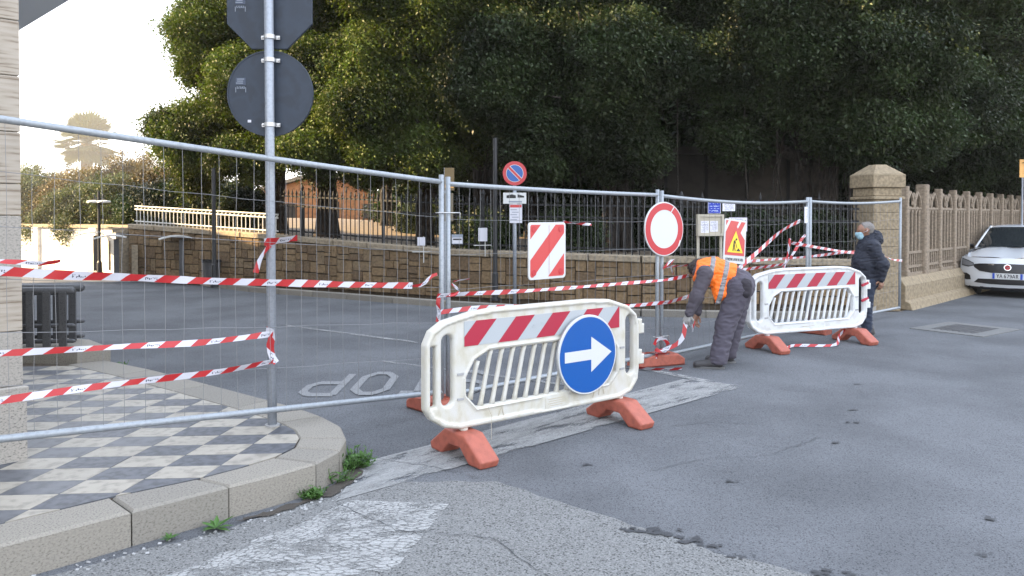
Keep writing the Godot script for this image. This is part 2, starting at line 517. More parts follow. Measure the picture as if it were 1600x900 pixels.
# bones: [a, b, radius at a, radius at b, optional axis to flatten along, optional factor]; cuts: [point, normal] keeps what lies against the normal
func flesh(bones: Array, k := 0.03, cell := 0.012, wrinkle := 0.0, wfreq := 8.0, cuts := []) -> ArrayMesh:
	var lo := Vector3.ONE * 1e9
	var hi := -lo
	for b in bones:
		for e in 2:
			var r: float = b[2 + e] + wrinkle + cell * 3
			lo = lo.min(b[e] - Vector3.ONE * r)
			hi = hi.max(b[e] + Vector3.ONE * r)
	var nx := int((hi.x - lo.x) / cell) + 2
	var ny := int((hi.y - lo.y) / cell) + 2
	var nz := int((hi.z - lo.z) / cell) + 2
	var f := PackedFloat32Array()
	f.resize(nx * ny * nz)
	f.fill(1.0)
	for b in bones:
		var pa: Vector3 = b[0]
		var pb: Vector3 = b[1]
		var ra: float = b[2]
		var rb: float = b[3]
		var ax: Vector3 = b[4] if b.size() > 4 else Vector3.ZERO
		var fl: float = (b[5] - 1.0) if b.size() > 5 else 0.0
		var mr := maxf(ra, rb) + k + cell * 2 + wrinkle
		var l := ((pa.min(pb) - Vector3.ONE * mr - lo) / cell).floor()
		var h := ((pa.max(pb) + Vector3.ONE * mr - lo) / cell).ceil()
		var ab := pb - pa
		var den := maxf(ab.length_squared(), 1e-9)
		for z in range(maxi(int(l.z), 0), mini(int(h.z) + 1, nz)):
			for y in range(maxi(int(l.y), 0), mini(int(h.y) + 1, ny)):
				var i := (z * ny + y) * nx + maxi(int(l.x), 0)
				for x in range(maxi(int(l.x), 0), mini(int(h.x) + 1, nx)):
					var p := lo + Vector3(x, y, z) * cell
					var t := clampf((p - pa).dot(ab) / den, 0.0, 1.0)
					var d := p - pa - ab * t
					if fl != 0.0: d += ax * (d.dot(ax) * fl)
					var s := d.length() - lerpf(ra, rb, t)
					var o := f[i]
					var q := maxf(k - absf(s - o), 0.0)
					f[i] = minf(s, o) - q * q / (4.0 * k)
					i += 1
	if wrinkle > 0.0 or cuts.size():
		var nz_ := FastNoiseLite.new()
		nz_.seed = 4
		nz_.frequency = 1.0
		nz_.fractal_octaves = 2
		for z in nz:
			for y in ny:
				var i := (z * ny + y) * nx
				for x in nx:
					if f[i] < 0.06:
						var p := lo + Vector3(x, y, z) * cell
						if wrinkle > 0.0: f[i] -= wrinkle * (0.7 - 3.0 * absf(nz_.get_noise_3d(p.x * wfreq, p.y * wfreq * 2.2, p.z * wfreq)))
						for c in cuts:
							f[i] = maxf(f[i], (p - c[0]).dot(c[1]))
					i += 1
	return nets(f, nx, ny, nz, lo, cell)

# a flat moulded shape: d2(point) is its outline's distance, half(point) its half thickness there
func moulded(lo: Vector2, hi: Vector2, d2: Callable, half: Callable, hmax: float, rnd: float, cell: float) -> ArrayMesh:
	var nx := int((hi.x - lo.x) / cell) + 4
	var ny := int((hi.y - lo.y) / cell) + 4
	var nz := int(hmax * 2 / cell) + 5
	var org := Vector3(lo.x - cell * 1.5, lo.y - cell * 1.5, -(nz - 1) * cell / 2)
	var f := PackedFloat32Array()
	f.resize(nx * ny * nz)
	for y in ny:
		for x in nx:
			var p := Vector2(org.x + x * cell, org.y + y * cell)
			var d: float = d2.call(p) + rnd
			var h: float = half.call(p)
			for z in nz:
				var w := absf(org.z + z * cell) - h + rnd
				f[(z * ny + y) * nx + x] = minf(maxf(d, w), 0.0) + Vector2(maxf(d, 0.0), maxf(w, 0.0)).length() - rnd
	return nets(f, nx, ny, nz, org, cell)

static func poly_dist(p: Vector2, v: PackedVector2Array) -> float:
	var d := 1e9
	var s := 1.0
	var n := v.size()
	var j := n - 1
	for i in n:
		var e := v[j] - v[i]
		var w := p - v[i]
		d = minf(d, (w - e * clampf(w.dot(e) / e.dot(e), 0.0, 1.0)).length_squared())
		var c0 := p.y >= v[i].y
		var c1 := p.y < v[j].y
		var c2 := e.x * w.y > e.y * w.x
		if (c0 and c1 and c2) or (not c0 and not c1 and not c2): s = -s
		j = i
	return s * sqrt(d)

# ---------------------------------------------------------------- the scene
func V(x: float, y: float, z: float) -> Vector3: return Vector3(x, y, z)

func _ready():
	# camera: eye height 1.65 m, looking a little down, lens shifted
	var cam := Camera3D.new()
	cam.projection = Camera3D.PROJECTION_FRUSTUM
	cam.near = 0.1
	cam.far = 2000.0
	cam.size = 0.1 * 900.0 / 1200.0
	cam.frustum_offset = Vector2(0.0, -0.1 * 91.0 / 1200.0)
	cam.position = Vector3(0, 1.65, 0)
	cam.rotation_degrees.x = -1.0
	add_child(cam)
	cam.name = "camera"
	cam.current = true
	# sky and exposure (exposed for the shade)
	var we := WorldEnvironment.new()
	we.name = "world_environment"
	var env := Environment.new()
	var sky := Sky.new()
	var sm := ProceduralSkyMaterial.new()
	sm.sky_top_color = Color(0.8, 0.845, 0.92)
	sm.sky_horizon_color = Color(0.95, 0.95, 0.93)
	sm.sky_curve = 0.16
	sm.ground_bottom_color = Color(0.3, 0.28, 0.26)
	sm.ground_horizon_color = Color(0.7, 0.71, 0.72)
	sm.sky_energy_multiplier = 1.0
	sky.sky_material = sm
	env.background_mode = Environment.BG_SKY
	env.sky = sky
	env.tonemap_mode = Environment.TONE_MAPPER_LINEAR
	env.tonemap_exposure = 4.5
	env.sdfgi_enabled = true
	env.ssao_enabled = true
	env.ssil_enabled = true
	env.fog_enabled = true
	env.fog_density = 0.0005
	env.fog_light_color = Color(1.0, 0.97, 0.92)
	we.environment = env
	add_child(we)
	# haze added over the far left, standing in for sun glare
	env.volumetric_fog_enabled = true
	env.volumetric_fog_density = 0.0
	var mist := FogVolume.new()
	mist.name = "mist"
	mist.shape = RenderingServer.FOG_VOLUME_SHAPE_BOX
	mist.size = Vector3(44, 14, 46)
	mist.position = Vector3(-33.5, 6.9, -45.5)
	var fm := FogMaterial.new()
	fm.density = 0.008
	fm.albedo = Color(1.0, 0.98, 0.94)
	mist.material = fm
	mist.set_meta("kind", "stuff")
	mist.set_meta("label", "added bright haze standing in for sun glare at the far left")
	mist.set_meta("category", "mist")
	add_child(mist)
	# low sun from the left
	var sun := DirectionalLight3D.new()
	sun.name = "sun"
	sun.light_energy = 1.6
	sun.light_color = Color(1.0, 0.87, 0.66)
	sun.light_angular_distance = 0.5
	sun.shadow_enabled = true
	add_child(sun)
	var el := deg_to_rad(30.0)
	var az := Vector2(-0.968, 0.25).normalized()
	sun.look_at_from_position(Vector3(az.x * cos(el), sin(el), az.y * cos(el)) * 50.0, Vector3.ZERO)
	make_materials()
	build_ground()
	build_corner_building()
	build_pavement()
	build_retaining_wall()
	build_gate_and_tracery()
	build_background()
	build_trees()
	build_fences()
	build_sign_pole()
	build_barriers()
	build_signs()
	build_car()
	build_people()
	build_tapes()
	build_small_things()

# ---------------------------------------------------------------- ground, road, paint
func sheet(poly: PackedVector2Array, y: float, uv_scale := 1.0, uv_org := Vector2.ZERO, uv_dir := Vector2.RIGHT) -> ArrayMesh:
	var st := SurfaceTool.new()
	st.begin(Mesh.PRIMITIVE_TRIANGLES)
	var t := Geometry2D.triangulate_polygon(poly)
	for i in range(0, t.size(), 3):
		var k := [poly[t[i]], poly[t[i + 1]], poly[t[i + 2]]]
		if (k[1] - k[0]).cross(k[2] - k[0]) < 0: k = [k[0], k[2], k[1]]
		for p in k:
			var q: Vector2 = p - uv_org
			st.set_normal(Vector3.UP)
			st.set_uv(Vector2(q.dot(uv_dir), q.dot(Vector2(-uv_dir.y, uv_dir.x))) * uv_scale)
			st.set_uv2(p / 9.0)
			st.set_tangent(Plane(1, 0, 0, 1))
			st.add_vertex(Vector3(p.x, y, p.y))
	return st.commit()

func P(a: Array) -> PackedVector2Array:
	var p := PackedVector2Array()
	for q in a: p.append(Vector2(q[0], q[1]))
	return p

# an irregular patch: the outline with small wiggles between its corners
func ragged(a: Array, amp: float, step := 0.12) -> PackedVector2Array:
	var p := PackedVector2Array()
	for i in a.size():
		var u := Vector2(a[i][0], a[i][1])
		var w := Vector2(a[(i + 1) % a.size()][0], a[(i + 1) % a.size()][1])
		var n := maxi(1, int(u.distance_to(w) / step))
		for k in n:
			p.append(u.lerp(w, float(k) / n) + (Vector2.ZERO if k == 0 else Vector2(rng.randf_range(-amp, amp), rng.randf_range(-amp, amp))))
	return p

# a painted band: a quad whose texture runs once across it
func paint_quad(called: String, a: Array, y: float, m: Material, label: String):
	var b := MB.new()
	var q := []
	for p in a: q.append(Vector3(p[0], y, p[1]))
	b.quad_uv(q, [Vector2(0, 0), Vector2(1, 0), Vector2(1, 1), Vector2(0, 1)])
	struct(called, b.done(), m, label, "road marking")

func build_ground():
	rng.seed = 1
	struct("ground", sheet(P([[-900, -1500], [900, -1500], [900, 300], [-900, 300]]), -0.012), mats.earth, "dusty ground beyond the streets")
	struct("road", sheet(P([[-60, -42], [-30, -42], [-9.0, -20.3], [-5.2, -17.0], [-1.2, -14.4], [2.3, -13.1], [6.0, -13.1], [6.75, -13.3], [60, -67], [60, 40], [-60, 40]]), 0.0), mats.road, "grey asphalt street junction in shade", "road")
	struct("old_asphalt_patch", sheet(ragged([[-4, 3], [-2.36, -3.3], [-1.5, -4.0], [-1.1, -4.6], [-0.9, -4.72], [-0.1, -4.75], [0.35, -4.33], [0.75, -4.0], [1.0, -3.72], [1.55, -3.4], [2.6, -2.6], [4, 3]], 0.02), 0.004), mats.road_old, "lighter rough old asphalt in front of the kerb", "road")
	# worn paint
	paint_quad("stop_line", [[-1.02, -4.4], [2.27, -7.42], [1.72, -7.72], [-0.98, -5.12]], 0.008, mats.paint_worn, "broad worn white stop line running under the nearer barrier")
	paint_quad("zebra_stripe", [[-1.75, -3.25], [-0.92, -4.42], [-0.36, -4.36], [-0.62, -3.2]], 0.008, mats.paint_cracked, "cracked white painted stripe beside the near kerb")
	paint_quad("thin_line", [[1.36, -8.45], [2.12, -7.5], [2.0, -7.44], [1.25, -8.42]], 0.008, mats.paint_thin, "thin faded white line at the foot of the bending worker")
	paint_quad("lane_line", [[-3.4, -11.5], [-1.2, -9.9], [-1.25, -10.06], [-3.45, -11.64]], 0.008, mats.paint_thin, "thin faded white lane line behind the first fence panel")
	paint_quad("lane_line_001", [[-1.45, -8.65], [0.9, -7.2], [0.85, -7.3], [-1.5, -8.75]], 0.008, mats.paint_thin, "faded white line on the road seen through the nearer barrier")
	# STOP, upside down from here
	var words := thing("stop_lettering", "white STOP lettering painted on the road, upside down, behind the fence", "road marking", Vector3(-1.0, 0.006, -7.62))
	words.set_meta("kind", "structure")
	var dirx := Vector2(1.15, -0.02).normalized()
	var shapes := {"S": [[[1, 0.85], [0.75, 1], [0.25, 1], [0, 0.85], [0, 0.62], [0.3, 0.5], [0.7, 0.5], [1, 0.38], [1, 0.15], [0.75, 0], [0.25, 0], [0, 0.15]]], "T": [[[0, 1], [1, 1]], [[0.5, 1], [0.5, 0]]], "O": [[[0.3, 0], [0.7, 0], [1, 0.2], [1, 0.8], [0.7, 1], [0.3, 1], [0, 0.8], [0, 0.2], [0.3, 0], [0.7, 0]]], "P": [[[0, 0], [0, 1], [0.75, 1], [1, 0.88], [1, 0.6], [0.75, 0.46], [0, 0.46]]]}
	for k in 4:
		var b := MB.new()
		for s in shapes["STOP"[k]]:
			for i in s.size() - 1:
				# letters run right to left and bottom to top, away from us
				var f := func(q): return Vector3(0.72 - k * 0.46 - q[0] * 0.3, 0, -0.42 + q[1] * 0.92 + (0.72 - k * 0.46) * -0.1)
				var p: Vector3 = f.call(s[i])
				var r: Vector3 = f.call(s[i + 1])
				var d := (r - p).normalized()
				var w := Vector3(-d.z, 0, d.x)
				w = Vector3(w.x * 0.038, 0, w.z * 0.07)
				var e := d * 0.012
				var hgt := Vector3(0, 0.0004 * i, 0)
				b.quad(p - w - e + hgt, p + w - e + hgt, r + w + e + hgt, r - w + e + hgt)
		put("letter", b.done(), mats.letter_paint, words)
	# oil and tar spots
	for s in [[0.75, -3.98, 0.13, 0.05], [0.9, -3.86, 0.08, 0.05], [1.0, -3.8, 0.05, 0.04], [0.62, -4.0, 0.04, 0.02], [1.1, -3.68, 0.06, 0.03], [1.42, -3.52, 0.06, 0.025], [1.55, -3.5, 0.045, 0.02], [1.68, -3.45, 0.05, 0.02], [2.6, -4.15, 0.05, 0.03], [2.3, -3.72, 0.05, 0.03], [2.35, -5.55, 0.04, 0.02], [1.35, -4.75, 0.05, 0.025], [0.5, -5.05, 0.04, 0.02], [2.75, -6.1, 0.05, 0.02], [2.9, -6.5, 0.05, 0.02], [3.4, -7.5, 0.07, 0.02]]:
		# one spot: a splash of small ragged blots
		var b := MB.new()
		for j in int(4 + 260.0 * s[2] * s[3] * 8.0):
			var c := Vector2(s[0] + rng.randfn() * s[2] * 0.5, s[1] + rng.randfn() * s[3] * 0.5)
			var r := rng.randf_range(0.006, 0.02) * (1.6 if s[2] > 0.07 else 1.0)
			var q := []
			for k in 9: q.append(Vector3(c.x + cos(-TAU * k / 9) * r * rng.randf_range(0.5, 1.5), 0.0085 + 0.00012 * j, c.y + sin(-TAU * k / 9) * r * rng.randf_range(0.4, 1.1)))
			for k in range(1, 8): b.tri(q[0], q[k + 1], q[k])
		var o := struct("tar_spot", b.done(), mats.road_tar)
		o.set_meta("label", "small dark tar or oil spot on the asphalt")
		o.set_meta("group", "dark spots on the asphalt")
	# cracks and the seam of the newer asphalt
	var ci := 0
	for c in [[[0.9, -4.95], [1.35, -5.2], [1.75, -5.25], [2.3, -5.7]], [[1.25, -6.0], [1.6, -6.12], [2.0, -6.05]], [[-0.2, -4.8], [-0.5, -5.0], [-0.95, -5.2]], [[-1.0, -4.36], [-0.6, -4.0], [-0.1, -3.9], [0.2, -3.4]], [[-2.5, -8.6], [-1.2, -8.9], [0.2, -9.6]]]:
		var b := MB.new()
		var prev := Vector2(c[0][0], c[0][1])
		for k in range(1, c.size()):
			var e := Vector2(c[k][0], c[k][1])
			var u := Vector2(c[k - 1][0], c[k - 1][1])
			var n := int(u.distance_to(e) / 0.05)
			for i in range(1, n + 1):
				var p := u.lerp(e, float(i) / n) + Vector2(rng.randf_range(-1, 1), rng.randf_range(-1, 1)) * 0.014
				var sd := (p - prev).orthogonal().normalized() * rng.randf_range(0.001, 0.0035)
				b.quad(Vector3(prev.x - sd.x, 0.0092, prev.y - sd.y), Vector3(p.x - sd.x, 0.0092, p.y - sd.y), Vector3(p.x + sd.x, 0.0092, p.y + sd.y), Vector3(prev.x + sd.x, 0.0092, prev.y + sd.y))
				prev = p
		var o := struct("road_crack", b.done(), mats.road_tar)
		o.set_meta("label", "thin dark crack in the asphalt")
		o.set_meta("group", "cracks in the asphalt")
	# manhole at the right
	var mh := thing("drain_cover", "rectangular cast drain cover in a worn concrete frame on the road", "drain cover", Vector3(6.62, 0.0, -11.2), 0.62)
	var fr := MB.new()
	for q in [[0.0, 0.4, 1.2, 0.2], [0.0, -0.4, 1.2, 0.2], [0.5, 0.0, 0.2, 0.6], [-0.5, 0.0, 0.2, 0.6]]:
		fr.box(Vector3(q[0], 0.004, q[1]), Vector3(q[2], 0.012, q[3]))
	put("frame", fr.done(), mats.concrete, mh)
	put("cover", (func(): 
		var b := MB.new()
		b.box(Vector3(0, 0.002, 0), Vector3(0.79, 0.008, 0.59))
		for i in 7: b.box(Vector3(0, 0.008, -0.25 + i * 0.083), Vector3(0.72, 0.006, 0.03))
		return b.done()).call(), mats.dark_rail, mh)
	# far pavement in front of the park wall
	var kerb := [[-11.4, -21.2], [-7.9, -18.95], [-5.65, -16.85], [-3.2, -15.35], [-1.18, -14.05], [0.55, -13.2], [2.15, -12.75], [4.2, -12.45], [5.7, -12.55]]
	var wall := [[6.4, -13.4], [6.1, -13.6], [2.3, -13.8], [-1.3, -15.0], [-5.4, -17.6], [-9.6, -19.5], [-12.4, -22.4]]
	var pv := MB.new()
	pv.prism(P(kerb + wall), Transform3D(Basis(Vector3.RIGHT, Vector3.BACK, Vector3.DOWN), Vector3.ZERO), -0.097, 0.02)
	struct("far_pavement", pv.done(), mats.pavement, "narrow grey pavement below the park wall", "pavement")
	var kb := Node3D.new()
	kb.name = "far_kerb"
	kb.set_meta("kind", "structure")
	add_child(kb)
	for i in kerb.size() - 1:
		var u := Vector2(kerb[i][0], kerb[i][1])
		var w := Vector2(kerb[i + 1][0], kerb[i + 1][1])
		var n := int(u.distance_to(w) / 0.95)
		var d := (w - u) / n
		var nn := Vector2(-d.y, d.x).normalized() * 0.15
		if nn.y < 0: nn = -nn
		for k in n:
			var b := MB.new()
			var p := u + d * k
			var g := d.normalized() * 0.006
			b.prism(PackedVector2Array([p + g, p + d - g, p + d - g + nn, p + g + nn]), Transform3D(Basis(Vector3.RIGHT, Vector3.BACK, Vector3.DOWN), Vector3.ZERO), -0.112, 0.02, 0.01)
			put("kerb_stone", b.done(), mats.kerb_stone if k % 2 else mats.kerb_stone_b, kb)

# ---------------------------------------------------------------- the corner building at the left
func build_corner_building():
	var c := Vector2(-2.93, -4.62)
	var e1 := Vector2(-0.71, 0.71).normalized()   # along the face turned to us
	var e2 := Vector2(-0.72, -0.69).normalized()  # along the face turned away
	var t := thing("corner_building", "pale travertine corner building with a block pillar at the left edge", "building", Vector3(c.x, 0, c.y))
	var flat := Transform3D(Basis(Vector3.RIGHT, Vector3.BACK, Vector3.DOWN), Vector3.ZERO)
	var in1 := e1 * 0.06 + e2 * 0.06
	var near := MB.new()
	near.prism(PackedVector2Array([in1, in1 + e1 * 11, in1 + e1 * 11 + e2 * 9.6, in1 + e2 * 9.6]), flat, -14.7, 0.02)
	put("wall", near.done(), mats.plaster, t)
	for w in [[9.603, 12.3, 12.4], [12.303, 15.5, 7.2], [15.503, 19.0, 6.0]]:  # unseen wings, heights stepped to shape the shade on trees and wall
		var far := MB.new()
		far.prism(PackedVector2Array([in1 + e2 * w[0], in1 + e1 * 11 + e2 * w[0], in1 + e1 * 11 + e2 * w[1], in1 + e2 * w[1]]), flat, -w[2], 0.02)
		put("wall", far.done(), mats.plaster, t)
	# the pillar: plinth and courses
	var pl := MB.new()
	pl.prism(PackedVector2Array([-e2 * 0.0 , e1 * 0.9, e1 * 0.9 + e2 * 0.8, e2 * 0.8]), flat, -0.565, 0.0, 0.006)
	var p0 := put("plinth", pl.done(), mats.travertine_pits, t)
	p0.position.y = 0.0
	var cap := MB.new()
	cap.prism(PackedVector2Array([e1 * -0.008 + e2 * -0.008, e1 * 0.9 - e2 * 0.008, e1 * 0.9 + e2 * 0.8, e2 * 0.8 - e1 * 0.008]), flat, -0.63, -0.567, 0.008)
	put("plinth_cap", cap.done(), mats.travertine_pits, t)
	var y := 0.632
	var k := 0
	rng.seed = 3
	while y < 6.5:
		var h: float = [0.33, 0.335, 0.36, 0.19, 0.31, 0.335][k % 6]
		var b := MB.new()
		var o := e1 * 0.016 + e2 * 0.016
		b.prism(PackedVector2Array([o, e1 * 0.9 + e2 * 0.016, e1 * 0.9 + e2 * 0.8, e2 * 0.8 + e1 * 0.016]), flat, -y - h + 0.004, -y, 0.005)
		var s := put("stone_block", b.done(), mats.travertine_pits if k == 0 or k == 2 else mats.travertine, t)
		y += h
		k += 1
	# grey canopy slab over the pavement of the other face
	var n2 := Vector2(0.69, -0.72).normalized()
	var cb := MB.new()
	cb.prism(PackedVector2Array([e2 * 0.3, e2 * 0.3 + n2 * 0.71, e2 * 12 + n2 * 0.71, e2 * 12]), flat, -3.6, -3.38, 0.01)
	put("canopy", cb.done(), mats.canopy_grey, t)

# ---------------------------------------------------------------- chequered pavement with its kerb
func build_pavement():
	var outer := [[-5.2, -0.55], [-3.6, -2.1], [-2.3, -3.4], [-1.9, -3.81], [-1.545, -4.165], [-1.33, -4.37], [-1.17, -4.56], [-1.085, -4.8], [-1.1, -5.07], [-1.2, -5.36], [-1.4, -5.63], [-1.63, -5.86], [-1.95, -6.13], [-2.64, -6.69], [-3.45, -7.34], [-4.17, -7.84]]
	var inner := [[-5.4, -0.8], [-3.8, -2.35], [-2.5, -3.6], [-2.1, -4.0], [-1.76, -4.28], [-1.58, -4.48], [-1.45, -4.66], [-1.385, -4.86], [-1.41, -5.07], [-1.5, -5.26], [-1.66, -5.45], [-1.86, -5.63], [-2.13, -5.86], [-2.86, -6.44], [-3.66, -7.06], [-4.42, -7.6]]
	var flat := Transform3D(Basis(Vector3.RIGHT, Vector3.BACK, Vector3.DOWN), Vector3.ZERO)
	var kb := Node3D.new()
	kb.name = "kerb"
	kb.set_meta("kind", "structure")
	kb.set_meta("label", "thick pale stone kerb curving round the chequered corner")
	add_child(kb)
	# stone by stone: chains of outline points, cut at the joints of the photo
	for s in [[0, 1], [1, 2], [2, 3], [3, 4], [4, 6], [6, 7], [7, 8], [8, 10], [10, 11], [11, 12], [12, 13], [13, 14], [14, 15]]:
		var poly := PackedVector2Array()
		for i in range(s[0], s[1] + 1): poly.append(Vector2(outer[i][0], outer[i][1]))
		for i in range(s[1], s[0] - 1, -1): poly.append(Vector2(inner[i][0], inner[i][1]))
		# draw the joints in a little
		var n: int = s[1] - s[0] + 1
		var g: Vector2 = (poly[1] - poly[0]).normalized() * 0.004
		poly[0] += g
		poly[poly.size() - 1] += g
		g = (poly[n - 1] - poly[n - 2]).normalized() * 0.004
		poly[n - 1] -= g
		poly[n] -= g
		var b := MB.new()
		b.prism(poly, flat, -0.18, 0.03, 0.013)
		put("kerb_stone", b.done(), mats.kerb_stone if (s[0] % 3) else mats.kerb_stone_b, kb)
	# bed under the tiles
	var floor_ := PackedVector2Array()
	for q in inner: floor_.append(Vector2(q[0], q[1]))
	floor_.append_array(PackedVector2Array([Vector2(-6.2, -8.1), Vector2(-7.5, -6), Vector2(-8, 0)]))
	var bed := MB.new()
	bed.prism(floor_, flat, -0.172, 0.02)
	var pav := struct("pavement", bed.done(), mats.mortar, "black and white chequered tile pavement on the corner", "pavement")
	var o := Vector2(-1.9158, -5.5588)
	var a := Vector2(0.31529, -0.0207)
	var d := Vector2(-0.0237, 0.21405)
	var clip := floor_.duplicate()
	clip = Geometry2D.offset_polygon(clip, -0.003)[0]
	rng.seed = 8
	var shared := {}
	var made := 0
	for j in range(-10, 11):
		for i in range(-12, 4):
			var c := o + a * i + d * j
			var cell := PackedVector2Array([c, c + a, c + a + d, c + d])
			var mid := c + a * 0.5 + d * 0.5
			# outside the picture or under the pillar
			if mid.x / mid.y > 0.72 or mid.y > -3.2: continue
			cell = Geometry2D.offset_polygon(cell, -0.0016)[0]
			for part in Geometry2D.intersect_polygons(cell, clip):
				if part.size() < 3: continue
				var b := MB.new()
				b.prism(part, flat, -0.18 - rng.randf_range(0, 0.0012), -0.16)
				var dark := (i + j) % 2 == 0
				put("tile", b.done(), mats[("tile_dark" if dark else "tile_white") + ("_b" if rng.randf() < 0.3 else "")], pav)
				made += 1
	print("tiles ", made)
	# low stone step at the far end of the pavement and the dark rail on it
	var st := MB.new()
	st.prism(P([[-4.12, -7.86], [-4.35, -7.66], [-5.6, -7.74], [-7.4, -7.9], [-7.4, -9.2], [-4.6, -8.35]]), flat, -0.31, 0.02, 0.012)
	struct("stone_step", st.done(), mats.kerb_stone, "low pale stone step at the far end of the chequered pavement", "step")
	var r := thing("dark_railing", "low dark railing with flat uprights behind the left pillar", "railing", Vector3(-4.6, 0.31, -7.93), 0.12)
	for row in 2:
		var oz := -0.34 * row
		var ox := -0.05 * row
		for q in [[0.57, 0.042], [0.21, 0.022], [0.05, 0.022]]:
			var b := MB.new(true)
			b.tube([Vector3(-1.6 + ox, q[0], oz), Vector3(0.05 + ox, q[0], oz), Vector3(0.075 + ox, q[0], oz)], [q[1], q[1], q[1] * 0.6], 12)
			put("rail", b.done(), mats.dark_rail, r)
		for i in 10:
			var b := MB.new()
			b.prism(MB.rrect(0.075, 0.56, 0.008, 2), Transform3D(Basis.IDENTITY, Vector3(-0.03 - i * 0.158 + ox, 0.28, oz + 0.036)), -0.012, 0.012, 0.003)
			put("upright", b.done(), mats.dark_rail, r)

# ---------------------------------------------------------------- the park wall, its iron fence, the gate pillar and stone tracery
const WALL := [[-9.6, -19.3, 1.46], [-5.4, -17.4, 1.24], [-1.3, -14.8, 1.02], [2.3, -13.6, 0.95], [6.1, -13.35, 0.9]]

func stone_shape(seed_: int) -> ArrayMesh:
	# a unit block (x -0.5..0.5, y 0..1, front at z 0..0.06) with rounded, uneven edges
	rng.seed = seed_
	var b := MB.new()
	var p := PackedVector2Array()
	for q in [[-0.5, 0.0], [0.1, 0.01], [0.5, 0.0], [0.5, 0.55], [0.5, 1.0], [-0.1, 0.99], [-0.5, 1.0], [-0.5, 0.45]]:
		p.append(Vector2(q[0], q[1] - 0.5) + Vector2(rng.randf_range(-0.015, 0.015), rng.randf_range(-0.02, 0.02)))
	b.prism(p, Transform3D(Basis.IDENTITY, Vector3(0, 0.5, 0)), -0.05, 0.035 + rng.randf_range(0.0, 0.02), 0.03)
	return b.done()

func split(r: Rect2, len_: float, hgt: float, out: Array):
	var w := r.size.x * len_
	var h := r.size.y * hgt
	if w * h < 0.15 and w < 0.66 and h < 0.4 and (w * h < 0.05 or rng.randf() < 0.5):
		out.append(r)
		return
	var f := rng.randf_range(0.3, 0.7)
	if w > h * rng.randf_range(1.1, 1.7):
		split(Rect2(r.position, Vector2(r.size.x * f, r.size.y)), len_, hgt, out)
		split(Rect2(r.position + Vector2(r.size.x * f, 0), Vector2(r.size.x * (1 - f), r.size.y)), len_, hgt, out)
	else:
		split(Rect2(r.position, Vector2(r.size.x, r.size.y * f)), len_, hgt, out)
		split(Rect2(r.position + Vector2(0, r.size.y * f), Vector2(r.size.x, r.size.y * (1 - f))), len_, hgt, out)

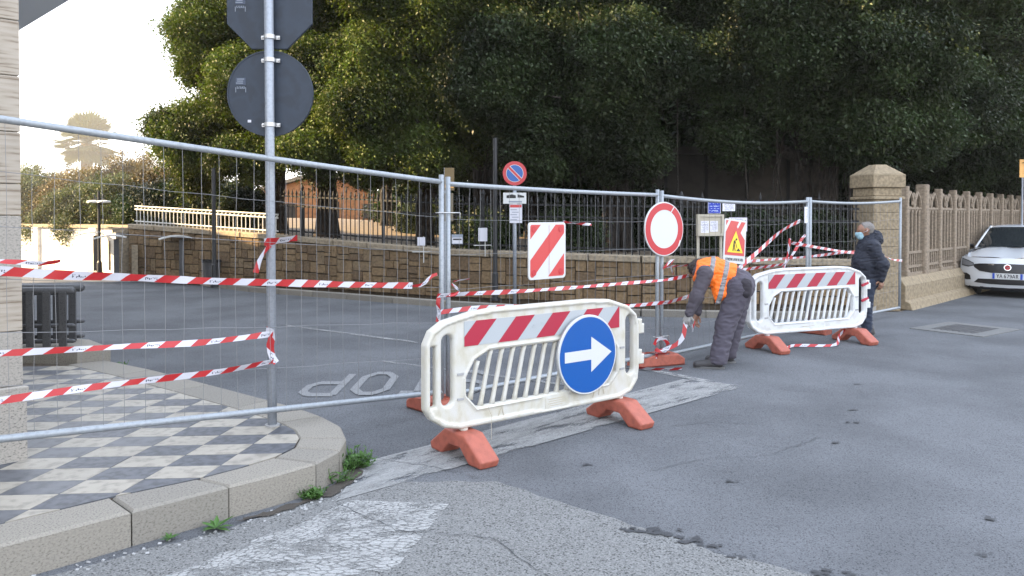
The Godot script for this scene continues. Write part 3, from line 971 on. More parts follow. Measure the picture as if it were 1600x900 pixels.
func build_retaining_wall():
	var base := Vector3(WALL[2][0], 0, WALL[2][1])
	var t := thing("park_wall", "long tan ashlar stone wall holding up the park behind the fence panels", "wall", base)
	var shapes := []
	for i in 6: shapes.append(stone_shape(100 + i))
	rng.seed = 17
	var nstones := 0
	for s in WALL.size() - 1:
		var a := Vector3(WALL[s][0], 0, WALL[s][1])
		var b := Vector3(WALL[s + 1][0], 0, WALL[s + 1][1])
		var d := (b - a).normalized()
		var n := Vector3(-d.z, 0, d.x)   # towards the road
		var l := a.distance_to(b)
		var ha: float = WALL[s][2] - 0.12
		var hb: float = WALL[s + 1][2] - 0.12
		# core
		var core := MB.new()
		var k := 0.05
		core.prism(PackedVector2Array([Vector2(0, 0), Vector2(l, 0), Vector2(l, hb), Vector2(0, ha)]), Transform3D(Basis(d, Vector3.UP, n), a - base - n * 0.0), -0.35, 0.0)
		put("wall_core", core.done(), mats.mortar, t)
		var cells := []
		split(Rect2(0, 0, 1, 1), l, (ha + hb) / 2 - 0.1, cells)
		for c in cells:
			var u: float = c.get_center().x
			var h: float = lerpf(ha, hb, u) - 0.1
			var o := MeshInstance3D.new()
			o.name = "stone"
			o.mesh = shapes[rng.randi() % 6]
			o.material_override = mats["wall_stone_%d" % (rng.randi() % 4)]
			t.add_child(o, true)
			o.transform = Transform3D(Basis(d * (c.size.x * l - 0.012), Vector3.UP * (c.size.y * h - 0.012), n), a - base + d * (u * l) + Vector3.UP * (0.1 + c.position.y * h + 0.006))
			nstones += 1
		# coping
		var m := int(l / 0.85)
		for i in m:
			var u0 := float(i) / m
			var u1 := float(i + 1) / m - 0.006
			var y0 := lerpf(ha, hb, u0)
			var y1 := lerpf(ha, hb, u1)
			var cp := MB.new()
			cp.prism(PackedVector2Array([Vector2(u0 * l, y0 + 0.002), Vector2(u1 * l, y1 + 0.002), Vector2(u1 * l, y1 + 0.12), Vector2(u0 * l, y0 + 0.12)]), Transform3D(Basis(d, Vector3.UP, n), a - base), -0.42, 0.075, 0.014)
			put("coping_stone", cp.done(), mats.coping, t)
	# drain pipe slot
	print("stones ", nstones)
	# the park ground behind, level with the top of the wall
	var st := SurfaceTool.new()
	st.begin(Mesh.PRIMITIVE_TRIANGLES)
	var rows := []
	for w in [[-13.5, -24.0, 1.5]] + WALL + [[7.0, -14.2, 0.9], [70.0, -78.0, 1.2]]:
		var q := Vector3(w[0], w[2] - 0.13, w[1] - 0.3)
		rows.append([q, Vector3(w[0] * 0.8, w[2] + 0.1, -30.0 if w[0] < 20 else -110.0), Vector3(w[0] * 3.0, 1.6, -120.0)])
	for i in rows.size() - 1:
		for j in 2:
			var p: Vector3 = rows[i][j]
			var q: Vector3 = rows[i + 1][j]
			var r: Vector3 = rows[i + 1][j + 1]
			var s: Vector3 = rows[i][j + 1]
			for v in [p, s, r, p, r, q]:
				st.add_vertex(v)
	st.generate_normals()
	struct("park_ground", st.commit(), mats.earth, "bare brown park ground under the trees")
	# dark iron fence on the wall, white railing on its left end
	var f := thing("iron_fence", "dark iron fence with spear tips on top of the park wall", "fence", base)
	var spear := MB.new()
	spear.tube([Vector3.ZERO, Vector3(0, 0.82, 0)], 0.011, 6)
	spear.tube([Vector3(0, 0.82, 0), Vector3(0, 0.86, 0), Vector3(0, 0.95, 0)], [0.012, 0.026, 0.002], 6)
	var spear_m := spear.done()
	for s in [1, 2, 3]:
		var a := Vector3(WALL[s][0], WALL[s][2], WALL[s][1])
		var b := Vector3(WALL[s + 1][0], WALL[s + 1][2], WALL[s + 1][1])
		var d := b - a
		var n := int(d.length() / 0.125)
		var back := Vector3(d.z, 0, -d.x).normalized() * 0.15
		for i in n:
			var o := put("picket", spear_m, mats.iron, f)
			o.position = a - base + back + d * ((i + 0.5) / n)
			o.scale.y = 1.22 if i % 8 == 0 else 1.1
		for h in [0.1, 0.66, 0.88]:
			var r := MB.new()
			r.box(Vector3(0, 0, 0), Vector3(d.length(), 0.035, 0.012), Basis(d.normalized(), Vector3.UP, Vector3(-d.z, 0, d.x).normalized()))
			put("rail", r.done(), mats.iron, f).position = (a + b) / 2 - base + back * 1.12 + Vector3.UP * h
		for i in int(d.length() / 2.4):
			var p := MB.new()
			p.box(Vector3(0, 0.5, 0), Vector3(0.06, 1.02, 0.06))
			p.tube([Vector3(0, 1.01, 0), Vector3(0, 1.08, 0), Vector3(0, 1.16, 0)], [0.02, 0.045, 0.01], 8)
			put("post", p.done(), mats.iron, f).position = a - base + back * 1.3 + d * ((i + 0.3) * 2.4 / d.length())
	var a0 := Vector3(WALL[0][0], WALL[0][2], WALL[0][1])
	var b0 := Vector3(WALL[1][0], WALL[1][2], WALL[1][1])
	var wr := thing("white_railing", "pale metal railing on the sunlit left end of the park wall", "railing", a0)
	var d0 := b0 - a0
	var n0 := 36
	for i in n0:
		var r := MB.new()
		r.tube([Vector3.ZERO, Vector3(0, 0.36, 0)], 0.012, 6)
		put("picket", r.done(), mats.white_iron, wr).position = d0 * ((i + 0.5) / n0) + Vector3(0.06, 0, -0.14)
		var e := MB.new()
		e.tube([Vector3(0, 0.37, 0), Vector3(0.05, 0.44, 0.0)], 0.016, 6)
		put("finial", e.done(), mats.white_iron, wr).position = d0 * ((i + 0.5) / n0) + Vector3(0.06, 0, -0.14)
	for h in [0.07, 0.37, 0.45]:
		var r := MB.new()
		r.tube([Vector3(0, h, 0), d0 + Vector3(0, h, 0)], 0.02, 6)
		put("rail", r.done(), mats.white_iron, wr).position = Vector3(0.06, 0, -0.14)

func build_gate_and_tracery():
	var flat := Transform3D(Basis(Vector3.RIGHT, Vector3.BACK, Vector3.DOWN), Vector3.ZERO)
	# gate pillar
	var g := thing("gate_pillar", "square tan stone gate pillar with stepped pyramid cap", "pillar", Vector3(6.47, 0, -13.62), 0.22)
	var y := 0.0
	rng.seed = 9
	for h in [0.42, 0.36, 0.34, 0.3, 0.3, 0.22]:
		var b := MB.new()
		b.prism(MB.rrect(0.56, 0.56, 0.02, 2), flat, -y - h + 0.004, -y, 0.006)
		put("stone_block", b.done(), mats.gate_stone, g)
		y += h
	for q in [[0.06, 0.64], [0.15, 0.57], [0.24, 0.65]]:
		var b := MB.new()
		b.prism(MB.rrect(q[1], q[1], 0.02, 2), flat, -y - q[0] + 0.003, -y, 0.012)
		put("cap_moulding", b.done(), mats.gate_stone, g)
		y += q[0]
	var pc := MB.new()
	var c := 0.305
	var top := 0.1
	var v := [Vector3(-c, y, -c), Vector3(c, y, -c), Vector3(c, y, c), Vector3(-c, y, c)]
	var w := [Vector3(-top, y + 0.17, -top), Vector3(top, y + 0.17, -top), Vector3(top, y + 0.17, top), Vector3(-top, y + 0.17, top)]
	for i in 4: pc.quad(v[i], v[(i + 1) % 4], w[(i + 1) % 4], w[i])
	pc.quad(w[0], w[1], w[2], w[3])
	put("cap", pc.done(), mats.gate_stone, g)
	# low wall and tracery running away to the right
	var s := Vector3(6.86, 0, -13.72)
	var d := Vector3(0.70, 0, -0.71).normalized()
	var n := Vector3(-d.z, 0, d.x) * -1.0
	n = Vector3(-0.71, 0, -0.70) if false else Vector3(d.z, 0, -d.x) * -1.0
	var bs := Basis(d, Vector3.UP, n)
	var t := thing("stone_tracery_fence", "carved tan stone fence of pointed arches on a low wall right of the gate pillar", "fence", s)
	var L := 15.0
	for i in 10:
		var b := MB.new()
		b.prism(PackedVector2Array([Vector2(-0.25, 0), Vector2(0.32, 0), Vector2(0.28, 0.12), Vector2(0.2, 0.16), Vector2(0.2, 0.42), Vector2(0.1, 0.56), Vector2(-0.25, 0.56)]), Transform3D(Basis(n, Vector3.UP, -d), d * (i * 1.5 - 0.1)), -1.496, 0.0, 0.01)
		put("base_block", b.done(), mats.gate_stone, t)
	var post := MB.new()
	post.prism(MB.rrect(0.12, 0.14, 0.03, 2), flat, -2.2, -0.5, 0.01)
	post.prism(MB.rrect(0.17, 0.18, 0.03, 2), flat, -0.66, -0.5, 0.01)
	var post_m := post.done()
	var big := MB.new()
	big.prism(MB.rrect(0.2, 0.22, 0.05, 3), flat, -2.26, -0.5, 0.015)
	var big_m := big.done()
	var panel := MB.new()
	# slender bars, two rails, small lower balusters and two tiers of pointed arches
	for h in [0.72, 0.98]: panel.box(Vector3(0, h, 0), Vector3(0.86, 0.045, 0.07))
	panel.box(Vector3(0, 0.585, 0), Vector3(0.86, 0.05, 0.09))
	for i in 7: panel.box(Vector3(-0.375 + i * 0.125, 0.78, 0), Vector3(0.035, 0.4, 0.05))
	for i in 4: panel.tube([Vector3(-0.3 + i * 0.2, 0.99, 0), Vector3(-0.3 + i * 0.2, 1.72, 0)], 0.028, 6)
	var arch := func(cx: float, y0: float, wd: float, hh: float, r: float):
		var pts := []
		for k in 9:
			var u := -1.0 + k * 0.25
			pts.append(Vector3(cx + u * wd, y0 + hh * pow(1.0 - absf(u), 0.55), 0))
		panel.tube(pts, r, 5)
	for i in 5: arch.call(-0.4 + i * 0.2, 1.66, 0.1, 0.16, 0.024)
	for i in 2: arch.call(-0.21 + i * 0.42, 1.8, 0.2, 0.3, 0.03)
	panel.box(Vector3(0, 1.8, 0), Vector3(0.86, 0.035, 0.05))
	arch.call(0.0, 1.86, 0.09, 0.22, 0.022)
	var panel_m := panel.done()
	for i in 14:
		var u := 0.45 + i * 1.0
		var o := put("post", big_m if i == 1 or i == 12 else post_m, mats.tracery, t)
		o.transform = Transform3D(bs, d * u)
		if i < 13:
			var p := put("tracery_panel", panel_m, mats.tracery, t)
			p.transform = Transform3D(bs, d * (u + 0.5))

# ---------------------------------------------------------------- what stands beyond
func box_at(c: Vector3, s: Vector3) -> ArrayMesh:
	var b := MB.new()
	b.box(c, s)
	return b.done()

func build_background():
	var flat := Transform3D(Basis(Vector3.RIGHT, Vector3.BACK, Vector3.DOWN), Vector3.ZERO)
	# kiosk among the trees
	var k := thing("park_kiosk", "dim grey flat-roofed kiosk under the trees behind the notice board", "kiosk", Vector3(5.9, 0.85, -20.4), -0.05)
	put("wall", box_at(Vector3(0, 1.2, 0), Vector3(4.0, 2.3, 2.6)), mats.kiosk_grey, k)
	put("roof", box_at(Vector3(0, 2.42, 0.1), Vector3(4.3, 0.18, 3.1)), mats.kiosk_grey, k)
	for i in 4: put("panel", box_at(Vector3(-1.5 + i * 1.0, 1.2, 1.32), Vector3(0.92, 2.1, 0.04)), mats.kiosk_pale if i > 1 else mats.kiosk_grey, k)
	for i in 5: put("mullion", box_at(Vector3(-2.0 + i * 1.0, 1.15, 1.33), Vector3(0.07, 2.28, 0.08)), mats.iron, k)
	# orange gabled building, sunlit, far between the trunks
	var o := thing("orange_building", "sunlit orange gabled building seen far between the tree trunks", "building", Vector3(-8.9, 0.75, -39.0), 0.25)
	var ob := MB.new()
	ob.prism(P([[-3.4, 0], [2.6, 0], [2.6, 1.6], [-0.6, 2.9], [-3.4, 2.1]]), Transform3D.IDENTITY, -2.5, 2.5, 0.0)
	put("wall", ob.done(), mats.orange_wall, o)
	var orf := MB.new()
	orf.prism(P([[-3.7, 2.05], [-0.6, 2.96], [2.9, 1.55], [2.9, 1.7], [-0.6, 3.14], [-3.7, 2.2]]), Transform3D.IDENTITY, -2.7, 2.7, 0.0)
	put("roof", orf.done(), mats.coping, o)
	put("door", box_at(Vector3(-0.4, 0.8, 2.52), Vector3(0.9, 1.6, 0.04)), mats.kiosk_grey, o)
	for x in [-2.3, 1.5]: put("window", box_at(Vector3(x, 1.15, 2.52), Vector3(0.7, 0.7, 0.04)), mats.kiosk_grey, o)
	# sunlit white garden wall at the far left with pilasters
	var g := thing("white_garden_wall", "bright sunlit white garden wall at the far left below the bushes", "wall", Vector3(-11.0, 0, -22.0), -0.55)
	put("wall", box_at(Vector3(-7, 0.6, 0), Vector3(15, 1.4, 0.3)), mats.white_plaster, g)
	for i in 4: put("pilaster", box_at(Vector3(-11 + i * 3.2, 0.66, 0.2), Vector3(0.35, 1.3, 0.1)), mats.white_plaster, g)
	put("coping", box_at(Vector3(-7, 1.36, 0), Vector3(15.2, 0.1, 0.45)), mats.coping, g)
	# stone end pier of the park wall
	var e := thing("wall_end_pier", "shaded stone pier at the left end of the park wall", "pier", Vector3(-9.85, 0, -19.55), 0.45)
	put("shaft", box_at(Vector3(0, 0.62, 0), Vector3(0.42, 1.24, 0.42)), mats.coping, e)
	put("cap", box_at(Vector3(0, 1.3, 0), Vector3(0.56, 0.12, 0.56)), mats.coping, e)
	put("shaft", box_at(Vector3(0.75, 0.5, 0.3), Vector3(0.26, 1.0, 0.26)), mats.coping, e)
	# small curved shelters in front of the wall
	var where := [[-8.05, -18.45, 0.45, "small curved grey shelter nearest the litter bin"], [-9.75, -19.6 + 0.9, 0.45, "small curved grey shelter beside the wall's end pier"], [-12.0, -21.9, 0.5, "farthest small curved shelter behind the double street lamp"]]
	for w in where:
		var s := thing("shelter", w[3], "shelter", Vector3(w[0], 0.1, w[1]), w[2], "small curved shelters along the far pavement")
		put("post", box_at(Vector3(0.1, 0.5, 0), Vector3(0.11, 1.0, 0.1)), mats.dark_rail, s)
		put("panel", box_at(Vector3(0.5, 0.42, -0.15), Vector3(0.14, 0.84, 0.14)), mats.coping, s)
		var r := MB.new()
		var up := PackedVector2Array()
		for i in 9: up.append(Vector2(-0.4 + i * 0.09, 1.02 + 0.1 * sin(PI * (i / 8.0) * 0.8) - 0.012 * i * 0.3))
		for i in range(8, -1, -1): up.append(Vector2(-0.4 + i * 0.09, 0.99 + 0.1 * sin(PI * (i / 8.0) * 0.8) - 0.012 * i * 0.3))
		r.prism(up, Transform3D.IDENTITY, -0.28, 0.28)
		put("roof", r.done(), mats.white_iron, s)
	var bin := thing("litter_bin", "dark litter bin at the foot of the thin black post", "bin", Vector3(-6.95, 0.1, -17.75), 0.5)
	var bb := MB.new()
	bb.tube([Vector3(0, 0.05, 0), Vector3(0, 0.5, 0)], [0.17, 0.2], 14)
	put("body", bb.done(), mats.dark_rail, bin)
	var br := MB.new()
	br.ring(Transform3D(Basis(Vector3.RIGHT, Vector3.BACK, Vector3.DOWN), Vector3.ZERO), 0.16, 0.22, -0.54, -0.49, 16)
	put("rim", br.done(), mats.iron, bin)
	# double street lamp and thin posts
	var l := thing("street_lamp", "black street lamp with two flat heads at the far left", "street lamp", Vector3(-10.7, 0.1, -19.9))
	var lp := MB.new()
	lp.tube([Vector3.ZERO, Vector3(0, 0.35, 0), Vector3(0, 0.4, 0), Vector3(0, 2.2, 0)], [0.07, 0.06, 0.04, 0.035], 10)
	put("pole", lp.done(), mats.black_paint, l)
	for sgn in [-1, 1]:
		var a := MB.new()
		a.tube([Vector3(0, 1.85, 0), Vector3(0.12 * sgn, 2.12, 0), Vector3(0.12 * sgn, 1.97, 0)], 0.015, 6)
		put("arm", a.done(), mats.black_paint, l)
		var h := MB.new(true)
		h.tube([Vector3(0.13 * sgn, 1.97, 0), Vector3(0.13 * sgn, 1.95, 0), Vector3(0.13 * sgn, 1.9, 0)], [0.05, 0.16, 0.17], 14)
		put("lamp_head", h.done(), mats.white_iron, l)
	for q in [[-6.5, -16.75, 2.6, 0.045, "thin black post standing left of the round sign's pole"], [-0.31, -15.45 + 1.3, 2.99, 0.045, "plain black post in the middle, beside the no parking sign"]]:  # both are plain posts without lamp heads
		var p := thing("black_post", q[4], "post", Vector3(q[0], 0.1, q[1]))
		var b := MB.new()
		b.tube([Vector3.ZERO, Vector3(0, 0.5, 0), Vector3(0, 0.52, 0), Vector3(0, q[2], 0)], [q[3] * 1.3, q[3] * 1.3, q[3], q[3] * 0.9], 10)
		put("shaft", b.done(), mats.black_paint, p)
		var c := MB.new()
		c.tube([Vector3.ZERO, Vector3(0, 0.05, 0)], q[3] * 2.0, 12)
		put("base_plate", c.done(), mats.black_paint, p)

# ---------------------------------------------------------------- trees and plants
func leaf_shape(b: MB, p: Vector3, dir: Vector3, up: Vector3, l: float, w: float, c: Color):
	var s := dir.cross(up).normalized() * w * 0.5
	var m := p + dir * l * 0.45 - up * l * 0.06
	b.st.set_color(c)
	b.quad(p, m - s + up * w * 0.18, p + dir * l - up * l * 0.12, m + s + up * w * 0.18)

# a twig with leaves; each leaf a folded blade
func sprig(seed_: int, leaves: int, reach: float, l: float, w: float) -> ArrayMesh:
	rng.seed = seed_
	var b := MB.new()
	for i in leaves:
		var t := rng.randf()
		var p := Vector3(rng.randfn(0, 0.33), rng.randfn(0, 0.3), rng.randfn(0, 0.33)) * reach
		var dir := Vector3(rng.randf_range(-1, 1), rng.randf_range(-0.9, 0.35), rng.randf_range(-1, 1)).normalized()
		var up := (Vector3.UP + Vector3(rng.randf_range(-0.7, 0.7), 0, rng.randf_range(-0.7, 0.7))).normalized()
		var v := rng.randf_range(0.7, 1.3)
		leaf_shape(b, p, dir, up, l * rng.randf_range(0.75, 1.25), w * rng.randf_range(0.8, 1.2), Color(v * rng.randf_range(0.92, 1.15), v, v * 0.9))
	return b.done()

var sprigs := {}

# lobes: [centre, radius, copies]
func foliage(called: String, lobes: Array, sp: Mesh, m: Material, seed_: int, parent: Node, base: Vector3, flat := 0.85, fill := 0.62) -> MultiMeshInstance3D:
	rng.seed = seed_
	var bump := FastNoiseLite.new()
	bump.seed = seed_
	bump.frequency = 0.55
	bump.fractal_octaves = 3
	var total := 0
	for l in lobes: total += l[2]
	var mm := MultiMesh.new()
	mm.transform_format = MultiMesh.TRANSFORM_3D
	mm.use_colors = true
	mm.mesh = sp
	mm.instance_count = total
	var k := 0
	for l in lobes:
		var c: Vector3 = l[0]
		for i in l[2]:
			var d := Vector3(rng.randfn(), rng.randfn(), rng.randfn()).normalized()
			var rr := pow(rng.randf_range(fill * fill * fill, 1.0), 1.0 / 3.0)
			var p: Vector3 = c + d * l[1] * Vector3(1, flat, 1) * rr
			p += d * l[1] * 0.42 * bump.get_noise_3d(c.x + d.x * 3.2, c.y + d.y * 3.2, c.z + d.z * 3.2) * rr
			var tone := clampf(0.9 + 1.3 * bump.get_noise_3d(p.x * 1.3, p.y * 1.3, p.z * 1.3) + rng.randf_range(-0.25, 0.25), 0.3, 2.1)
			var bs := Basis(Vector3.UP, rng.randf() * TAU) * Basis(Vector3.RIGHT, rng.randf_range(-0.5, 0.5))
			mm.set_instance_transform(k, Transform3D(bs.scaled(Vector3.ONE * rng.randf_range(0.75, 1.25)), p - base))
			mm.set_instance_color(k, Color(tone * rng.randf_range(0.9, 1.12), tone, tone * rng.randf_range(0.8, 1.0)))
			k += 1
	var o := MultiMeshInstance3D.new()
	o.name = called
	o.multimesh = mm
	o.material_override = m
	o.set_meta("kind", "stuff")
	parent.add_child(o, true)
	return o

func limb(b: MB, a: Vector3, e: Vector3, r0: float, r1: float, bend := 0.25):
	var pts := []
	var rad := []
	var n := 6
	var off := Vector3(rng.randf_range(-1, 1), rng.randf_range(-0.2, 0.8), rng.randf_range(-1, 1)) * bend
	for i in n + 1:
		var t := float(i) / n
		pts.append(a.lerp(e, t) + off * sin(PI * t) + Vector3(rng.randf_range(-1, 1), 0, rng.randf_range(-1, 1)) * r0 * 0.15)
		rad.append(lerpf(r0, r1, t) * rng.randf_range(0.9, 1.1))
	b.tube(pts, rad, 9)

func tree(label: String, base: Vector3, r: float, h: float, lobes: Array, seed_: int, o := {}):
	rng.seed = seed_
	r *= 0.78
	var t := thing("ficus_tree", label, "tree", base, 0.0, o.get("group", ""))
	var b := MB.new(true)
	# trunk of several fused stems with flared roots
	for k in o.get("stems", 4):
		var a = TAU * k / o.get("stems", 4) + rng.randf()
		var d := Vector3(cos(a), 0, sin(a))
		var pts := []
		var rad := []
		for i in 7:
			var u := i / 6.0
			pts.append(d * r * (0.45 + 0.75 * pow(1 - u, 4) + 0.35 * u * u) + Vector3(rng.randf_range(-1, 1), 0, rng.randf_range(-1, 1)) * r * 0.08 + Vector3.UP * (u * h - 0.1))
			rad.append(r * lerpf(0.62, 0.42, u) * rng.randf_range(0.88, 1.1))
		b.tube(pts, rad, 9)
	put("trunk", b.done(), mats.bark, t)
	var lb := MB.new(true)
	for l in lobes:
		limb(lb, Vector3(0, h * 0.9, 0), l[0] - base, r * 0.42, 0.05, 0.5)
		for k in 3:
			var d := Vector3(rng.randf_range(-1, 1), rng.randf_range(-0.4, 0.8), rng.randf_range(-1, 1)).normalized()
			limb(lb, (l[0] - base).lerp(Vector3(0, h, 0), 0.3), l[0] - base + d * l[1] * 0.8, r * 0.14, 0.02, 0.3)
	put("limbs", lb.done(), mats.bark, t)
	if o.get("roots", 0):
		var ar := MB.new(true)
		for k in o.roots:
			var l = lobes[rng.randi() % lobes.size()]
			var x: Vector3 = (l[0] - base).lerp(Vector3(0, h, 0), rng.randf_range(0.1, 0.9)) + Vector3(rng.randf_range(-0.6, 0.6), 0, rng.randf_range(-0.5, 0.5))
			limb(ar, x, Vector3(x.x + rng.randf_range(-0.4, 0.4), rng.randf_range(-0.1, 0.7) if k % 3 == 0 else x.y - rng.randf_range(0.4, 1.4), x.z + rng.randf_range(-0.3, 0.3)), rng.randf_range(0.012, 0.04), 0.01, 0.15)
		put("aerial_roots", ar.done(), mats.bark, t)
	# each lobe breaks up into clumps with gaps between them
	var clumps := []
	for l in lobes:
		clumps.append([l[0], l[1] * 0.7, int(l[2] * 0.22)])
		var n := 9
		for i in n:
			var d := Vector3(rng.randfn(), rng.randfn() * 0.8, rng.randfn()).normalized()
			var f := rng.randf_range(0.34, 0.5)
			clumps.append([l[0] + d * l[1] * (1.02 - f) * Vector3(1, 0.9, 1), l[1] * f, int(l[2] * 0.78 / n * o.get("dense", 1.0))])
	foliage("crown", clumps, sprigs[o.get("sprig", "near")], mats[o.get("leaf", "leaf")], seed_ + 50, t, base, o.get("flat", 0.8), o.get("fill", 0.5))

func build_trees():
	sprigs.near = sprig(201, 27, 0.34, 0.082, 0.042)
	sprigs.far = sprig(202, 14, 0.6, 0.24, 0.13)
	sprigs.small = sprig(203, 14, 0.16, 0.06, 0.03)
	var g := "big ficus trees of the park"
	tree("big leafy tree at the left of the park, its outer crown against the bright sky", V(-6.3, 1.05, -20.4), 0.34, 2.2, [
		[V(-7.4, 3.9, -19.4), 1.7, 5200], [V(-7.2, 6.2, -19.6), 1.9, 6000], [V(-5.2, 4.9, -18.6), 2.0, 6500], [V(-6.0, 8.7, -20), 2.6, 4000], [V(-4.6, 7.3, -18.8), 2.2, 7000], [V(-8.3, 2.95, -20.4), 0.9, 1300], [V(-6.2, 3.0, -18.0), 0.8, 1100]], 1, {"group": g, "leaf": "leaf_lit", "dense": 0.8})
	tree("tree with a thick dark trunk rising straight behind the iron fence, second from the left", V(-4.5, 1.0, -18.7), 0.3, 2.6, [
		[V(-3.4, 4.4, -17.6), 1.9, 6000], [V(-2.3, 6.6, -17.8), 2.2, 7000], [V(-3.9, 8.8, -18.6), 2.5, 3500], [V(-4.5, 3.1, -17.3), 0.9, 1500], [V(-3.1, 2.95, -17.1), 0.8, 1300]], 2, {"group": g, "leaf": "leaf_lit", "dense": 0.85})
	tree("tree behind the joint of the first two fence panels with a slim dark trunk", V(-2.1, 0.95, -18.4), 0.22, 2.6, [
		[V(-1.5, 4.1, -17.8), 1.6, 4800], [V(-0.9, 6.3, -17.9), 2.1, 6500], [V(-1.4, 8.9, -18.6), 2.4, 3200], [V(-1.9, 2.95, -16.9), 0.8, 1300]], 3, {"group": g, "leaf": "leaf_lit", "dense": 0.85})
	tree("shady tree behind the plain black post in the middle", V(-0.7, 0.9, -19.0), 0.34, 2.5, [
		[V(0.3, 4.5, -16.9), 2.0, 6500], [V(0.8, 7.1, -17.2), 2.4, 7500], [V(-0.4, 9.2, -18.4), 2.4, 3000], [V(0.6, 3.0, -16.0), 0.9, 1500]], 4, {"group": g, "roots": 20})
	tree("tree with a twisted trunk left of the white no entry sign", V(2.35, 0.85, -17.4), 0.36, 2.3, [
		[V(2.3, 4.9, -16.3), 2.0, 6500], [V(3.4, 6.9, -16.6), 2.4, 7500], [V(1.8, 9.0, -17.5), 2.4, 3000], [V(2.3, 3.2, -15.9), 1.0, 1700]], 5, {"group": g, "roots": 30, "stems": 5})
	tree("tree with a broad many-stemmed trunk and hanging roots behind the two rightmost panels", V(6.7, 0.8, -16.9), 0.5, 2.2, [
		[V(5.1, 4.9, -15.9), 1.9, 6000], [V(7.2, 4.8, -15.9), 2.0, 6500], [V(6.0, 7.0, -16.2), 2.5, 7500], [V(8.3, 7.2, -17.2), 2.5, 7000], [V(7.2, 9.6, -17.5), 2.6, 2800], [V(6.9, 3.2, -15.2), 0.95, 1600], [V(8.3, 3.3, -15.8), 1.1, 1900], [V(4.6, 3.35, -16.2), 0.8, 1300]], 6, {"group": g, "roots": 50, "stems": 6})
	tree("dense tree hanging low behind the stone tracery fence at the right", V(11.2, 0.9, -20.0), 0.4, 2.2, [
		[V(9.7, 4.1, -17.9), 1.9, 6000], [V(11.7, 4.0, -19.8), 2.2, 6500], [V(10.6, 6.7, -18.7), 2.6, 7500], [V(13.8, 4.6, -22.2), 2.7, 6000], [V(13.2, 8.0, -21.0), 3.0, 6500], [V(10.8, 9.6, -19.5), 2.6, 2800]], 7, {"group": g})
	tree("farthest dense tree at the right edge above the white car", V(17.5, 0.9, -26.5), 0.4, 2.4, [
		[V(16.8, 4.6, -25.5), 3.0, 5500], [V(18.0, 8.3, -27), 3.4, 5500], [V(20.5, 5.5, -29), 3.2, 4500]], 8, {"group": g})
	var g2 := "dark trees filling the park behind the front row"
	var k := 0
	for q in [[-2.6, -25.0, 4.6, "dark tree deep in the park behind the first fence joint"], [0.6, -24.0, 4.3, "dark tree deep in the park behind the no parking sign"], [3.8, -25.0, 4.8, "dark tree deep in the park behind the white no entry sign"], [7.0, -24.0, 4.4, "dark tree behind the grey park kiosk"], [10.6, -25.5, 4.6, "dark tree deep in the park behind the gate pillar"], [14.0, -29.0, 5.0, "dark tree deep in the park above the tracery fence"], [1.8, -29.5, 5.5, "rearmost dark tree of the park, seen between the middle trunks"], [-4.6, -28.0, 6.4, "dark tree overhanging the orange building"]]:
		tree(q[3], V(q[0], 0.95, q[1]), 0.26, 2.2, [
			[V(q[0] - 0.8, q[2], q[1] + 0.3), 2.3, 1700], [V(q[0] + 1.0, q[2] + 0.4, q[1]), 2.3, 1700], [V(q[0], q[2] + 3.2, q[1]), 3.0, 1800]], 20 + k, {"group": g2, "sprig": "far", "stems": 3})
		k += 1
	# shrubs under the trees
	k = 0
	for q in [[4.6, -14.9, 0.55, "low bright green shrub behind the works sign"], [3.4, -14.6, 0.4, "small shrub at the foot of the notice board"], [5.6, -14.3, 0.5, "low leafy shrub between the rightmost fence post and the gate pillar"], [1.2, -16.0, 0.6, "dark shrub behind the striped panel"], [-0.6, -16.6, 0.55, "shrub behind the no parking sign"], [3.4, -19.4, 0.9, "rounded green shrub at the left corner of the kiosk"], [-2.8, -24.5, 0.8, "sunny shrub far between the left trunks"], [0.4, -26.0, 0.9, "lit yellow green shrub deep in the park"]]:
		var s := thing("shrub", q[3], "shrub", V(q[0], 0.85, q[1]), 0.0, "shrubs under the park trees")
		foliage("leaves", [[V(q[0], 0.85 + q[2] * 0.7, q[1]), q[2], int(1400 * q[2])]], sprigs.near, mats.leaf, 60 + k, s, s.position)
		var b := MB.new(true)
		for i in 4: limb(b, V(0, 0, 0), V(rng.randf_range(-0.3, 0.3), q[2], rng.randf_range(-0.3, 0.3)), 0.025, 0.008, 0.08)
		put("stem", b.done(), mats.bark, s)
		k += 1
	# the park goes on behind: undergrowth that closes the view under the crowns
	var ug := thing("undergrowth", "dark mass of undergrowth at the far end of the park below the crowns", "undergrowth", V(8.0, 1.0, -33.0))
	ug.set_meta("kind", "stuff")
	var ul := []
	for i in 15: ul.append([V(-3.6 + i * 2.0, 1.9 + 0.5 * sin(i * 2.1), -31.5 - 1.2 * sin(i * 1.3) - maxf(0, i - 7) * 0.8), 2.1, 1100])
	foliage("leaves", ul, sprigs.far, mats.leaf, 140, ug, ug.position, 0.95)
	# clipped hedge behind the white railing
	var hd := thing("clipped_hedge", "long clipped dark hedge behind the pale railing", "hedge", V(-9.2, 1.5, -22.5))
	foliage("leaves", [[V(-9.8, 1.9, -22.3), 0.85, 1500], [V(-8.8, 1.95, -22.2), 0.8, 1400], [V(-7.9, 1.9, -22.0), 0.8, 1300], [V(-10.8, 1.8, -22.8), 0.8, 1300]], sprigs.near, mats.leaf, 80, hd, hd.position, 0.8)
	# bushes over the white wall, left to right
	var gb := "bushes above the white garden wall"
	k = 0
